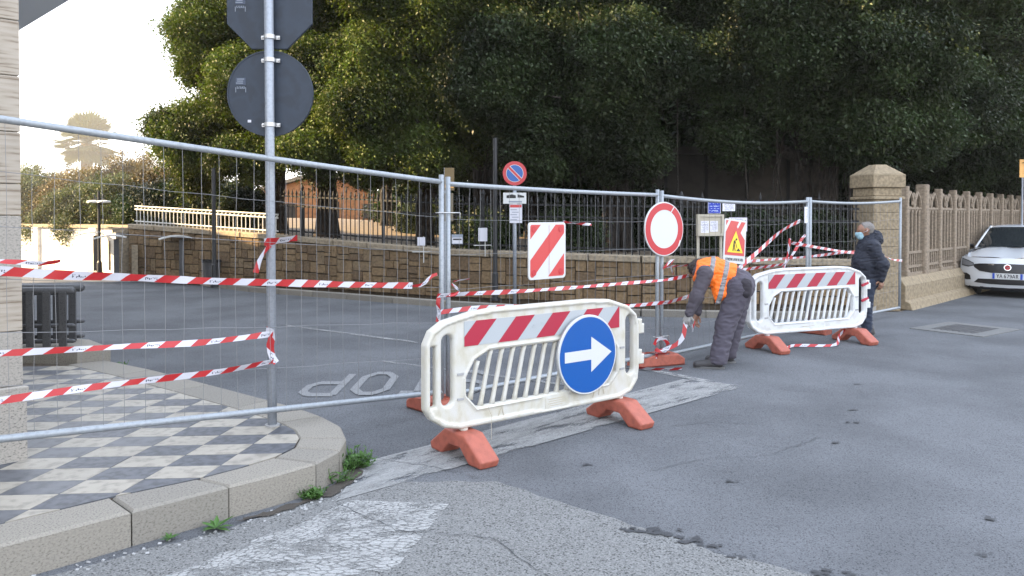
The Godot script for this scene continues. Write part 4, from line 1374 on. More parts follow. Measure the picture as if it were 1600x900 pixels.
	for q in [[-19.4, -28.6, 2.1, 1.5, "leaf_far", "leftmost round bush beside the stone pillar at the far left"], [-17.2, -27.6, 2.0, 1.4, "leaf_far", "second dusty green bush over the white garden wall"], [-15.4, -27.4, 2.1, 1.35, "leaf_rust", "rust brown bush behind the double street lamp"], [-12.6, -24.4, 1.9, 1.15, "leaf_far", "drooping green bush hanging over the wall beside the double street lamp"], [-14.4, -25.4, 1.8, 0.9, "leaf_far", "low yellow green bush on the white wall"], [-11.4, -25.0, 2.2, 1.1, "leaf_rust", "brownish bush above the left end of the pale railing"], [-13.9, -28.4, 2.6, 1.4, "leaf_rust", "tall brownish bush behind the other bushes below the palm"]]:
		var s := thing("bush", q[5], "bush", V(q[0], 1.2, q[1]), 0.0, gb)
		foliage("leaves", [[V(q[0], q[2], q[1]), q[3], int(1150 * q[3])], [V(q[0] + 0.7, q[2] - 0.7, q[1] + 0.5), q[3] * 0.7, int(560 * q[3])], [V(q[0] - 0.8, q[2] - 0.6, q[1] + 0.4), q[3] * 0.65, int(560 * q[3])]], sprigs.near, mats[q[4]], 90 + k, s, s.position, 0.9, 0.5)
		var b := MB.new(true)
		for i in 4: limb(b, V(0, -0.3, 0), V(rng.randf_range(-0.5, 0.5), q[2] - 1.0, rng.randf_range(-0.5, 0.5)), 0.06, 0.02, 0.15)
		put("stem", b.done(), mats.bark, s)
		k += 1
	# palm against the sky
	var pb := V(-24.8, 1.5, -45.0)
	var pt := thing("palm_tree", "tall palm with a shaggy round crown against the bright sky", "palm tree", pb)
	var tb := MB.new(true)
	tb.tube([V(0.1, -0.2, 0), V(0, 1.5, 0), V(-0.1, 3.0, 0), V(0, 4.4, 0)], [0.42, 0.34, 0.32, 0.36], 10)
	put("trunk", tb.done(), mats.palm_bark, pt)
	rng.seed = 77
	for i in 95:
		var fr := MB.new()
		var a := rng.randf() * TAU
		var e := rng.randf_range(-0.95, 1.4)
		var d := Vector3(cos(a) * cos(e), sin(e), sin(a) * cos(e))
		var l := rng.randf_range(1.5, 2.05)
		var p := V(0, 4.5, 0)
		var side := d.cross(Vector3.UP).normalized()
		fr.st.set_color(Color(0.95, 1, 0.9))
		fr.tube([p, p + d * l * 0.5], 0.025, 5)
		# a fan of blades at the end of the stalk
		for j in 13:
			var an := (j - 6) * 0.22
			var bd := (d * cos(an) + side * sin(an)).normalized()
			var q := p + d * l * 0.5
			var up := side.cross(d).normalized()
			var tip := q + bd * l * 0.55 - Vector3.UP * 0.12 * absf(an)
			var w := side * cos(an) * 0.075 - d * sin(an) * 0.075
			var v := rng.randf_range(0.7, 1.2)
			fr.st.set_color(Color(v, v, v * 0.9))
			fr.quad(q, q.lerp(tip, 0.55) - w + up * 0.03, tip, q.lerp(tip, 0.55) + w + up * 0.03)
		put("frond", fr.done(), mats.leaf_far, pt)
	# weeds at the foot of the kerb
	var wd := [[-1.04, -5.02, 0.1, 90, "bushy green weed at the tip of the rounded kerb"], [-1.1, -4.72, 0.09, 24, "thin sprouting weed against the kerb below the bushy one"], [-1.17, -4.47, 0.055, 30, "low weed patch on the kerb left of the stop line"], [-4.0, -7.72, 0.08, 14, "tiny weed at the far end of the pavement kerb"]]
	k = 0
	for q in wd:
		var s := thing("weed", q[4], "weed", V(q[0], 0.0 if k < 3 else 0.1, q[1]))
		rng.seed = 300 + k
		var sb := MB.new()
		var fb := MB.new()
		for i in q[3]:
			var a := rng.randf() * TAU
			var rr: float = sqrt(rng.randf()) * q[2]
			var p := V(cos(a) * rr * 1.1, 0, sin(a) * rr)
			var tip := p * 1.5 + V(0, rng.randf_range(0.4, 1.15) * q[2], 0)
			sb.tube([p * 0.5, p.lerp(tip, 0.5), tip], 0.0018, 4, false)
			for j in 5:
				var d := Vector3(rng.randf_range(-1, 1), rng.randf_range(-0.1, 0.8), rng.randf_range(-1, 1)).normalized()
				var v := rng.randf_range(0.6, 1.3)
				leaf_shape(fb, (p * 0.5).lerp(tip, rng.randf_range(0.3, 1.0)), d, Vector3.UP if absf(d.y) < 0.9 else Vector3.RIGHT, rng.randf_range(0.02, 0.05), rng.randf_range(0.012, 0.024), Color(v, v, v * 0.8))
		put("stems", sb.done(), mats.leaf_weed, s)
		put("leaves", fb.done(), mats.leaf_weed, s).set_meta("kind", "stuff")
		k += 1
	for q in [[-1.56, -4.02, 0.1, "flat rosette weed growing at the foot of the near kerb"], [-1.74, -3.88, 0.05, "tiny weed left of the rosette at the near kerb"]]:
		var s := thing("weed", q[3], "weed", V(q[0], 0.004, q[1]))
		rng.seed = 400 + int(q[2] * 100)
		for i in 11:
			var fb := MB.new()
			var a := TAU * i / 11.0 + rng.randf_range(-0.2, 0.2)
			var d := Vector3(cos(a), rng.randf_range(0.15, 0.7), sin(a)).normalized()
			fb.st.set_color(Color.WHITE * rng.randf_range(0.7, 1.2))
			leaf_shape(fb, Vector3.UP * 0.005, d, Vector3.UP, q[2] * rng.randf_range(0.7, 1.3), q[2] * 0.3, Color.WHITE * rng.randf_range(0.7, 1.2))
			put("leaf", fb.done(), mats.leaf_weed, s)

# ---------------------------------------------------------------- mesh fence panels
func fence(label: String, a: Vector3, b: Vector3, ya: Vector2, yb: Vector2, sag: float, seed_: int):
	# a, b: ground points of the two end posts; ya, yb: heights of the bottom and top rail at each end
	var t := thing("mesh_fence_panel", label, "fence panel", a, 0.0, "mesh fence panels closing the road")
	rng.seed = seed_
	var l := Vector2(b.x - a.x, b.z - a.z).length()
	var d := Vector3(b.x - a.x, 0, b.z - a.z) / l
	var n := Vector3(-d.z, 0, d.x)
	var pt := func(s: float, v: float):   # s along from 0 to 1, v from bottom rail to top rail
		return d * (s * l) + Vector3.UP * (lerpf(lerpf(ya.x, yb.x, s), lerpf(ya.y, yb.y, s), v) - sag * sin(PI * s) * v)
	for v in [0.0, 1.0]:
		var r := MB.new(true)
		var p := []
		for i in 13: p.append(pt.call(i / 12.0, v))
		r.tube(p, 0.021, 10)
		put("rail", r.done(), mats.galv, t)
	for e in [0.0, 1.0]:
		var r := MB.new(true)
		var g: float = 0.02 - 0.0
		r.tube([d * (e * l) + Vector3.UP * (g + e * (b.y - a.y)), pt.call(e, 1.0) + Vector3.UP * 0.06], 0.021, 10)
		put("post", r.done(), mats.galv, t)
	var m := int(l / 0.116)
	for i in range(1, m):
		var r := MB.new()
		var p := []
		var w := rng.randf_range(-0.014, 0.014)
		for j in 8:
			p.append(pt.call(float(i) / m, j / 7.0) + n * 0.004 + d * (w * sin(PI * j / 7.0) + rng.randf_range(-0.005, 0.005)))
		r.tube(p, 0.0016, 4, false)
		put("wire", r.done(), mats.wire, t)
	for j in range(1, 6):
		var r := MB.new()
		var p := []
		for i in 15: p.append(pt.call(i / 14.0, j / 6.0) - n * 0.002 + Vector3.UP * rng.randf_range(-0.006, 0.006))
		r.tube(p, 0.0017, 4, false)
		put("wire", r.done(), mats.wire, t)

func foot_block(label: String, at: Vector3, yaw: float):
	var t := thing("fence_foot", label, "fence foot", at, yaw, "orange feet under the fence posts")
	var b := MB.new()
	b.prism(P([[-0.31, 0], [0.31, 0], [0.31, 0.07], [0.22, 0.13], [-0.22, 0.13], [-0.31, 0.07]]), Transform3D.IDENTITY, -0.12, 0.12, 0.018)
	put("block", b.done(), mats.foot_orange, t)
	for x in [-0.1, 0.1]:
		var c := MB.new()
		c.ring(Transform3D(Basis(Vector3.RIGHT, Vector3.BACK, Vector3.DOWN), Vector3(x, 0, 0)), 0.024, 0.04, -0.145, -0.125, 14)
		put("socket", c.done(), mats.foot_orange, t)

func build_fences():
	fence("first mesh fence panel from the left, crossing the chequered pavement", V(-2.97, 0.18, -3.88), V(-0.585, 0, -6.36), Vector2(0.3, 2.02), Vector2(0.01, 1.755), 0.01, 1)
	fence("second mesh fence panel, carrying the square striped plate", V(-0.535, 0, -6.42), V(1.60, 0, -8.45), Vector2(0.15, 1.92), Vector2(0.13, 1.885), 0.01, 2)
	fence("third mesh fence panel, behind the bending worker", V(1.66, 0, -8.51), V(4.18, 0, -10.87), Vector2(0.1, 1.875), Vector2(0.12, 1.86), 0.045, 3)
	fence("fourth mesh fence panel, ending at the stone gate pillar", V(4.24, 0, -10.92), V(6.42, 0.1, -12.7), Vector2(0.1, 1.86), Vector2(0.14, 1.9), 0.03, 4)
	foot_block("orange foot block under the joint of the first two fence panels", V(-0.62, 0, -6.45), 0.76 + PI / 2)
	foot_block("tape-strewn orange foot block beside the worker's feet", V(1.6, 0, -8.5), 0.4)
	foot_block("orange foot block half hidden behind the farther barrier", V(4.2, 0, -10.9), 0.75 + PI / 2)
	# wire clamps at the joints
	for q in [[-0.56, 1.68, -6.39, "thin wire clamp holding the first two fence panels together"], [1.63, 0.32, -8.48, "thin wire clamp low on the joint beside the worker"]]:
		var t := thing("wire_clamp", q[3], "clamp", V(q[0], q[1], q[2]), 0.76)
		var b := MB.new(true)
		b.tube([V(-0.09, 0, 0.03), V(0.13, 0, 0.03), V(0.14, 0, 0.03), V(0.14, -0.05, 0.03)], 0.005, 6)
		put("rod", b.done(), mats.steel, t)
		var c := MB.new(true)
		c.tube([V(-0.07, -0.0, 0.03), V(-0.07, 0, -0.03), V(0.07, 0, -0.03), V(0.07, 0, 0.025)], 0.004, 6)
		put("loop", c.done(), mats.steel, t)

func label_text(s: String, h: float, m: Material, parent: Node, at: Vector3, called := "lettering", font := "Droid Sans", squeeze := 1.0) -> MeshInstance3D:
	var tm := TextMesh.new()
	tm.text = s
	var f := SystemFont.new()
	f.font_names = [font]
	f.font_weight = 700
	tm.font = f
	tm.font_size = 32
	tm.pixel_size = h / 32.0 * 1.35
	tm.depth = 0.001
	tm.curve_step = 2.0
	var o := put(called, tm, m, parent)
	o.position = at
	o.scale.x = squeeze
	return o

func build_sign_pole():
	var t := thing("sign_pole", "grey street pole carrying the backs of an octagonal and a round sign", "sign pole", V(-1.683, 0.18, -5.37))
	var b := MB.new(true)
	b.tube([V(0, -0.1, 0), V(-0.006, 1.6, 0), V(-0.012, 3.6, 0)], 0.032, 16)
	put("pole", b.done(), mats.pole, t)
	var cap := MB.new()
	cap.tube([V(0, -0.01, 0), V(0, 0.012, 0)], 0.05, 14)
	put("mortar_ring", cap.done(), mats.dust, t)
	# backs face us: the sheets hang behind the pole
	var z := -0.062
	var yr := 2.515 - 0.18
	var rb := MB.new()
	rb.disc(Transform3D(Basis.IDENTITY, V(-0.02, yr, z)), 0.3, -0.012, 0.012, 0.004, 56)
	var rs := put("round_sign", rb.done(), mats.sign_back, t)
	var rr := MB.new()
	rr.ring(Transform3D(Basis.IDENTITY, V(-0.02, yr, z)), 0.292, 0.302, -0.014, 0.016, 56)
	put("rim", rr.done(), mats.sign_back, rs)
	var oc := MB.new()
	var p := PackedVector2Array()
	for k in 8: p.append(Vector2(cos(PI / 8 + PI / 4 * k), sin(PI / 8 + PI / 4 * k)) * 0.3247)
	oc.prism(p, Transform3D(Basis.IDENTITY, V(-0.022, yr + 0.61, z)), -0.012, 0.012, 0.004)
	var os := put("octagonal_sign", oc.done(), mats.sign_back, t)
	for y in [yr + 0.225, yr - 0.225, yr + 0.385, yr + 0.82]:
		var c := MB.new()
		c.ring(Transform3D(Basis(Vector3.RIGHT, Vector3.BACK, Vector3.DOWN), V(-0.006, y, 0)), 0.0325, 0.038, -0.014, 0.014, 18)
		for s in [-1, 1]:
			c.box(V(s * 0.05 - 0.006, y, -0.03), V(0.028, 0.026, 0.012))
			c.tube([V(s * 0.056 - 0.006, y, -0.024), V(s * 0.056 - 0.006, y, -0.008)], 0.006, 6)
		put("clamp", c.done(), mats.steel, t)
	# maker's marks on the backs
	for q in [[rs, yr + 0.085], [os, yr + 0.61 + 0.04]]:
		var st := put("sticker", box_at(V(-0.225, q[1], z + 0.0135), V(0.07, 0.05, 0.002)), mats.mark if mats.has("mark") else mat("mark", lin(0.035, 0.05, 0.085), 0.5), q[0])
		for k in 3: put("print_line", box_at(V(-0.225 - 0.004 * k, q[1] + 0.015 - k * 0.014, z + 0.0152), V(0.05 - 0.008 * (k % 2), 0.005, 0.001)), mats.grey_print, q[0])
		label_text("S/2A3", 0.016, mats.grey_print, q[0], V(-0.225, q[1] - 0.045, z + 0.0135))
		for k in 2: put("print_line", box_at(V(-0.26 + k * 0.07, q[1] - 0.06, z + 0.0135), V(0.004, 0.035, 0.001)), mats.grey_print, q[0])
	put("sticker", box_at(V(-0.165, yr - 0.195, z + 0.0135), V(0.024, 0.018, 0.002)), mats.paper, rs)
	put("sticker", box_at(V(0.012, 0.55, 0.033), V(0.012, 0.02, 0.003)), mats.paper, t)

# ---------------------------------------------------------------- plastic barriers
var barrier_mesh := {}
func barrier(label: String, at: Vector3, yaw: float, pm: Material, slats: int, _sign_of: float):
	var t := thing("traffic_barrier", label, "barrier", at, yaw, "white plastic barriers with orange feet")
	var out := P([[-1.03, 0.3], [-0.93, 0.235], [-0.8, 0.205], [0.72, 0.195], [0.86, 0.235], [0.935, 0.32], [0.95, 0.42], [0.95, 0.76], [0.92, 0.86], [0.82, 0.935], [0.62, 0.995], [0.4, 1.01], [-0.5, 1.01], [-0.7, 0.995], [-0.93, 0.95], [-1.03, 0.89], [-1.075, 0.8], [-1.075, 0.37]])
	var win := P([[-0.66, 0.335], [0.6, 0.335], [0.69, 0.42], [0.69, 0.6], [0.6, 0.715], [-0.56, 0.715], [-0.68, 0.66], [-0.75, 0.55], [-0.75, 0.43]])
	var hole := func(p: Vector2, cx: float) -> float:
		var q := Vector2(p.x - cx, p.y - clampf(p.y, 0.42, 0.81))
		return q.length() - 0.045
	if not barrier_mesh.has("panel"):
		var d2 := func(p: Vector2) -> float:
			var d := poly_dist(p, out)
			if d > 0.05: return d
			d = maxf(d, -(poly_dist(p, win)))
			d = maxf(d, -hole.call(p, 0.85))
			d = maxf(d, -hole.call(p, -0.9))
			# the thin grip bar of the left end
			var g := Vector2(absf(p.x + 1.012) - 0.02, absf(p.y - 0.585) - 0.2)
			return maxf(d, -maxf(g.x, g.y))
		var half := func(p: Vector2) -> float:
			var o := -poly_dist(p, out)
			var h := 0.03
			if o < 0.032: h = 0.042   # thick rounded rim
			var w := poly_dist(p, win)
			if w > 0 and w < 0.022: h = maxf(h, 0.039)
			if absf(p.x - 0.05) < 0.13 and absf(p.y - 0.27) < 0.05: h = 0.034
			return h
		barrier_mesh.panel = moulded(Vector2(-1.08, 0.19), Vector2(0.96, 1.02), d2, half, 0.05, 0.02, 0.0095)
		var fp := P([[-0.3, 0.0], [-0.17, 0.0], [-0.07, 0.09], [0.07, 0.09], [0.17, 0.0], [0.3, 0.0], [0.32, 0.05], [0.12, 0.19], [-0.12, 0.19], [-0.32, 0.05]])
		barrier_mesh.foot = moulded(Vector2(-0.33, 0.0), Vector2(0.33, 0.2), func(p): return poly_dist(p, fp), func(p): return 0.085 - 0.02 * absf(p.x), 0.09, 0.02, 0.011)
	var pn := put("panel", barrier_mesh.panel, pm, t)
	# slanted bars of the window
	for i in slats:
		var b := MB.new(true)
		var x: float = lerpf(-0.72, 0.68, (i + 0.5) / slats)
		var x0 := x - 0.045
		var x1 := x + 0.045
		var y1: float = 0.715 if absf(x1 - 0.02) < 0.6 else 0.64
		var yb: float = 0.335 if absf(x0 + 0.03) < 0.63 else 0.4
		var at_y := func(y): return V(x + (y - 0.525) * 0.235, y, 0)
		b.tube([at_y.call(yb - 0.01), at_y.call(yb + 0.04), at_y.call(y1 - 0.04), at_y.call(y1 + 0.01)], [0.021, 0.0165, 0.0165, 0.021], 8)
		put("slat", b.done(), pm, t)
	# hooks at the right end, slots beside the window
	for y in [0.75, 0.5]:
		put("hook", (func():
			var b := MB.new()
			b.prism(P([[0.94, y - 0.06], [1.02, y - 0.06], [1.02, y + 0.02], [0.995, y + 0.02], [0.995, y + 0.06], [0.94, y + 0.06]]), Transform3D.IDENTITY, -0.03, 0.03, 0.008)
			return b.done()).call(), pm, t)
	for q in [[-0.8, 0.58], [-0.8, 0.41], [0.755, 0.6], [0.755, 0.43]]:
		put("slot", box_at(V(q[0], q[1], 0.0325), V(0.05, 0.016, 0.008)), mats.dust, t)
	# reflective strip: white sheet with slanted red bars
	var y0 := 0.765
	var y1 := 0.935
	var xl := -0.77
	var xr := 0.72
	var ws := MB.new()
	ws.prism(P([[xl, y0], [xr, y0], [xr, y1], [xl, y1]]), Transform3D.IDENTITY, 0.0, 0.0335)
	var strip := put("reflective_strip", ws.done(), mats.barrier_white, t)
	var w := (xr - xl) / 8.6
	for k in range(-1, 5):
		var x := xl - 0.06 + k * w * 2
		var slant := 0.16
		var poly := P([[x, y0], [x + w, y0], [x + w + slant, y1], [x + slant, y1]])
		for part in Geometry2D.intersect_polygons(poly, P([[xl, y0], [xr, y0], [xr, y1], [xl, y1]])):
			var b := MB.new()
			b.prism(part, Transform3D.IDENTITY, 0.03, 0.0352)
			put("red_stripe", b.done(), mats.barrier_red, strip)
	for x in [-0.755, 0.755]:
		var st := MB.new()
		st.tube([V(x, 0.16, 0), V(x, 0.225, 0)], 0.032, 12)
		put("stem", st.done(), pm, t)
		var f := put("foot", barrier_mesh.foot, mats.foot_orange, t)
		f.transform = Transform3D(Basis(Vector3.UP, PI / 2 + 0.0), V(x, 0.0, 0))
	return t

func build_barriers():
	var b = barrier("nearer white plastic barrier, yellowed, with orange feet and the blue arrow sign", V(0.265, 0, -5.70), 0.657, mats.plastic_old, 14, 1)
	# moulded maker's plate and scratches
	put("maker_plate", box_at(V(0.05, 0.27, 0.034), V(0.2, 0.075, 0.004)), mats.plastic_old, b)
	for k in 4: put("moulded_line", box_at(V(0.05, 0.295 - k * 0.016, 0.0365), V(0.15 - 0.02 * (k % 2), 0.005, 0.002)), mat("scratch", lin(0.42, 0.37, 0.28), 0.7), b)
	for q in [[-0.47, 0.27, 0.05, 0.4], [-0.44, 0.27, 0.07, -0.3], [0.5, 0.28, 0.05, 0.1], [0.55, 0.275, 0.04, -0.2], [0.44, 0.27, 0.06, 0.2]]:
		var m := MB.new()
		m.box(V(0, 0, 0), V(0.004, q[2], 0.002), Basis(Vector3.FORWARD, q[3]))
		put("scratch", m.done(), mats.scratch, b).position = V(q[0], q[1], 0.0325)
	for q in [[-0.15, 0.86], [-0.16, 0.85], [-0.07, 0.87]]:
		put("scuff", box_at(V(q[0], q[1], 0.0357), V(0.03, 0.012, 0.001)), mats.barrier_white, b)
	var crack := MB.new()
	crack.tube([V(-0.58, 0.33, 0.05), V(-0.57, 0.3, 0.047), V(-0.55, 0.26, 0.05), V(-0.555, 0.2, 0.05), V(-0.57, 0.1, 0.07)], 0.0016, 4)
	put("thread", crack.done(), mats.scratch, b)
	var a := thing("arrow_sign", "round blue sign with a white arrow pointing right, hung on the nearer barrier", "road sign", V(0.265, 0, -5.70), 0.657)
	var ts := Transform3D(Basis.IDENTITY, V(0.335, 0.595, 0.08))
	var bk := MB.new()
	bk.disc(ts, 0.305, -0.022, 0.0, 0.004, 56)
	put("backing", bk.done(), mats.steel, a)
	var wr := MB.new()
	wr.disc(ts, 0.3, 0.0005, 0.003, 0.001, 56)
	put("white_rim", wr.done(), mats.white_sign, a)
	var bl := MB.new()
	bl.disc(ts, 0.288, 0.0035, 0.005, 0.0, 56)
	put("blue_face", bl.done(), mats.blue_sign, a)
	var ar := MB.new()
	ar.prism(P([[-0.24, -0.04], [0.03, -0.04], [0.03, -0.135], [0.245, 0.0], [0.03, 0.135], [0.03, 0.04], [-0.24, 0.04]]), ts, 0.0055, 0.0068)
	put("arrow", ar.done(), mats.white_sign, a)
	var b2 = barrier("farther clean white plastic barrier between the two people", V(3.81, 0, -9.72), 0.445, mats.plastic_new, 14, 1)
	put("moulded_line", box_at(V(-0.1, 0.27, 0.0325), V(0.2, 0.006, 0.004)), mats.scratch, b2)
	for y in [0.56, 0.76]:
		var tp := MB.new()
		tp.box(V(0.9, y, 0.035), V(0.12, 0.03, 0.02), Basis(Vector3.BACK, 0.3))
		put("tape_wrap", tp.done(), mats.barrier_red, b2)

# ---------------------------------------------------------------- signs and notices
func plate(b: Basis, at: Vector3, poly: PackedVector2Array, z0: float, z1: float, bev := 0.0) -> ArrayMesh:
	var m := MB.new()
	m.prism(poly, Transform3D(b, at), z0, z1, bev)
	return m.done()

func build_signs():
	var I := Basis.IDENTITY
	var fy := 0.76   # yaw of the fence panels
	# square striped plate
	var s := thing("striped_plate", "square red and white striped plate hung on the second fence panel", "warning sign", V(0.33, 1.33, -7.18), fy)
	put("backing", plate(I, V(0, 0, 0), MB.rrect(0.5, 0.53, 0.035), -0.012, 0.0, 0.002), mats.steel, s)
	put("white_face", plate(I, V(0, 0, 0), MB.rrect(0.5, 0.53, 0.035), 0.0005, 0.003, 0.001), mats.white_sign, s)
	var inner := MB.rrect(0.455, 0.485, 0.02)
	for k in 4:
		var x := -0.85 + k * 0.4
		for part in Geometry2D.intersect_polygons(P([[x, -0.3], [x + 0.2, -0.3], [x + 0.82, 0.3], [x + 0.62, 0.3]]), inner):
			put("red_stripe", plate(I, V(0, 0, 0), part, 0.003, 0.0045), mats.red_old, s)
	for q in [[-0.18, -0.2], [0.18, 0.2], [0.18, -0.2], [-0.18, 0.2]]:
		var m := MB.new()
		m.disc(Transform3D(I, V(q[0], q[1], 0)), 0.03, 0.0045, 0.008, 0.002, 18)
		put("reflector", m.done(), mats.red_sign, s)
	put("seam", box_at(V(0.02, 0, 0.0052), V(0.002, 0.48, 0.001)), mats.red_sign, s)
	# no entry for vehicles: white disc with a red ring
	var n := thing("no_entry_sign", "round white sign with a red ring fixed to the fence post above the worker", "road sign", V(1.675, 1.51, -8.45), 0.6)
	var m := MB.new()
	m.disc(Transform3D.IDENTITY, 0.3, -0.014, 0.0, 0.003, 48)
	put("backing", m.done(), mats.steel, n)
	m = MB.new()
	m.disc(Transform3D.IDENTITY, 0.296, 0.0005, 0.003, 0.0, 48)
	put("white_face", m.done(), mats.white_sign, n)
	m = MB.new()
	m.ring(Transform3D.IDENTITY, 0.212, 0.286, 0.003, 0.0045, 48)
	put("red_ring", m.done(), mats.red_sign, n)
	m = MB.new()
	m.box(V(0.125, 0.215, 0.0048), V(0.012, 0.085, 0.001), Basis(Vector3.BACK, -0.7))
	put("scratch", m.done(), mats.white_sign, n)
	m = MB.new()
	m.box(V(0.235, -0.16, 0.0048), V(0.02, 0.07, 0.001), Basis(Vector3.BACK, -0.4))
	put("scratch", m.done(), mats.white_sign, n)
	# roadworks plate
	var w := thing("roadworks_sign", "red striped plate with a yellow roadworks triangle on the third fence panel", "warning sign", V(2.735, 1.34, -9.42), fy)
	w.rotation.z = -0.08
	w.scale.x = 1.45
	put("backing", plate(I, V(0, 0, 0), MB.rrect(0.35, 0.54, 0.03), -0.01, 0.0, 0.002), mats.steel, w)
	put("white_face", plate(I, V(0, 0, 0), MB.rrect(0.35, 0.54, 0.03), 0.0005, 0.003, 0.001), mats.white_sign, w)
	var box_ := P([[-0.155, -0.17], [0.155, -0.17], [0.155, 0.25], [-0.155, 0.25]])
	for q in [P([[-0.3, -0.17], [-0.17, -0.17], [0.05, 0.25], [-0.08, 0.25]]), P([[0.01, 0.12], [0.05, 0.06], [0.155, 0.25], [0.09, 0.25]]), P([[-0.155, -0.17], [0.155, -0.17], [0.155, 0.03], [0.0, 0.2], [-0.155, -0.1]]), P([[-0.155, 0.19], [-0.12, 0.25], [-0.155, 0.25]])]:
		for part in Geometry2D.intersect_polygons(q, box_):
			put("red_stripe", plate(I, V(0, 0, 0), part, 0.003, 0.0042 + 0.0004 * w.get_child_count()), mats.red_old, w)
	put("triangle", plate(I, V(0, 0, 0), P([[-0.125, -0.135], [0.125, -0.135], [0, 0.13]]), 0.008, 0.0095), mats.yellow_sign, w)
	var fig = mats.black_print
	var mm := MB.new()
	mm.disc(Transform3D(I, V(0.012, 0.028, 0)), 0.014, 0.0095, 0.0108, 0.0, 14)
	mm.prism(P([[-0.03, 0.005], [-0.012, 0.02], [0.0, 0.012], [-0.014, -0.035], [-0.034, -0.035]]), Transform3D.IDENTITY, 0.0095, 0.0107)
	mm.prism(P([[-0.034, -0.034], [-0.02, -0.034], [-0.028, -0.115], [-0.044, -0.115]]), Transform3D.IDENTITY, 0.0095, 0.0109)
	mm.prism(P([[-0.022, -0.034], [-0.012, -0.034], [0.006, -0.115], [-0.008, -0.115]]), Transform3D.IDENTITY, 0.0095, 0.0111)
	mm.prism(P([[-0.005, 0.01], [0.03, -0.075], [0.024, -0.078], [-0.012, 0.005]]), Transform3D.IDENTITY, 0.0095, 0.0113)
	mm.prism(P([[0.015, -0.115], [0.05, -0.078], [0.09, -0.115]]), Transform3D.IDENTITY, 0.0095, 0.0115)
	put("digging_figure", mm.done(), fig, w)
	label_text("ATTENZIONE LAVORI IN CORSO", 0.034, fig, w, V(0, -0.22, 0.004), "lettering", "Droid Sans", 0.42)
	# notice taped to the post
	var nt := thing("post_notice", "white printed notice taped to the fence post above the farther barrier", "notice", V(4.15, 1.67, -10.83), fy)
	put("sheet", plate(I, V(0, 0, 0), MB.rrect(0.12, 0.23, 0.004, 1), 0.0, 0.003), mats.paper, nt)
	var pr := QuadMesh.new()
	pr.size = Vector2(0.1, 0.2)
	put("print", pr, mats.print_lines, nt).position.z = 0.0036
	# no parking sign on its grey pole
	var np := thing("no_parking_sign", "no parking sign of red ring and blue disc on a grey pole with plates below", "road sign", V(0.05, 0.1, -13.95))
	m = MB.new(true)
	m.tube([V(0, -0.05, -0.04), V(0, 2.52, -0.04)], 0.035, 12)
	put("pole", m.done(), mats.pole, np)
	var t := Transform3D(Basis(Vector3.UP, 0.12), V(0.0, 2.33, 0))
	m = MB.new()
	m.disc(t, 0.22, -0.014, 0.0, 0.002, 40)
	put("red_disc", m.done(), mats.red_sign, np)
	m = MB.new()
	m.disc(t, 0.158, 0.0005, 0.003, 0.0, 40)
	put("white_edge", m.done(), mats.white_sign, np)
	m = MB.new()
	m.disc(t, 0.15, 0.0032, 0.005, 0.0, 40)
	put("blue_disc", m.done(), mats.blue_sign, np)
	for q in [[0.062, 0.0052, 0.0058, "white_sign"], [0.044, 0.006, 0.0072, "red_sign"]]:
		m = MB.new()
		m.box(t * V(0, 0, q[1] + 0.0005), V(0.31, q[0], 0.001), t.basis * Basis(Vector3.BACK, -PI / 4))
		put("slash", m.done(), mats[q[3]], np)
	put("upper_plate", box_at(V(0, 1.88, 0), V(0.42, 0.2, 0.012)), mats.white_sign, np)
	m = MB.new()
	m.prism(P([[-0.15, -0.02], [0.02, -0.02], [0.02, 0.03], [-0.05, 0.05], [-0.15, 0.03]]), Transform3D(I, V(0, 1.9, 0)), 0.006, 0.0075)
	m.prism(P([[0.05, -0.01], [0.17, -0.01], [0.17, 0.02], [0.05, 0.05]]), Transform3D(I, V(0, 1.9, 0)), 0.006, 0.0077)
	put("tow_symbol", m.done(), mats.black_print, np)
	put("print_line", box_at(V(0.01, 1.815, 0.0065), V(0.24, 0.03, 0.001)), mats.grey_print, np)
	put("lower_plate", box_at(V(0.02, 1.6, 0), V(0.23, 0.34, 0.012)), mats.paper, np)
	put("red_heading", box_at(V(0.02, 1.735, 0.0065), V(0.21, 0.05, 0.001)), mats.red_old, np)
	for k in 5: put("print_line", box_at(V(-0.02 + 0.03 * (k % 2), 1.67 - k * 0.045, 0.0065), V(0.12, 0.014, 0.001)), mats.grey_print, np)
	# ochre plates on a post near the fence joint
	var op := thing("ochre_bus_stop_sign", "narrow ochre and white plates on a thin post behind the first fence joint", "sign", V(-1.16, 0.1, -14.25))
	put("post", box_at(V(-0.08, 1.2, -0.02), V(0.04, 2.5, 0.04)), mats.pole, op)
	put("upper_plate", box_at(V(0, 2.24, 0.0), V(0.18, 0.42, 0.012)), mats.ochre_plate, op)
	put("stripe", box_at(V(0, 2.11, 0.007), V(0.16, 0.06, 0.003)), mats.orange_plate, op)
	put("lower_plate", box_at(V(-0.01, 1.72, 0.0), V(0.16, 0.52, 0.012)), mat("buff_plate", lin(0.15, 0.125, 0.085), 0.6), op)
	# small notices hung on the iron fence and wall
	for q in [[-0.545, 1.31, -14.33, 0.17, 0.25, "white notice board on a thin cross stand, right of the first fence joint"], [-1.74, 1.17, -14.72, 0.15, 0.16, "small white notice on the wall left of the first fence joint"]]:
		var o := thing("white_notice", q[5], "notice", V(q[0], q[1], q[2]), 0.3)
		put("board", box_at(V(0, 0, 0), V(q[3], q[4], 0.015)), mats.paper, o)
		put("stake", box_at(V(0.05, -0.16, -0.02), V(0.014, 0.5, 0.014)), mats.white_iron, o)
		put("crossbar", box_at(V(0.0, -0.2, -0.03), V(0.34, 0.014, 0.014)), mats.white_iron, o)
	var gp := thing("grey_notice", "grey and white notice plate between the fence joint and the white notice board", "notice", V(-1.03, 1.22, -14.42), 0.4)
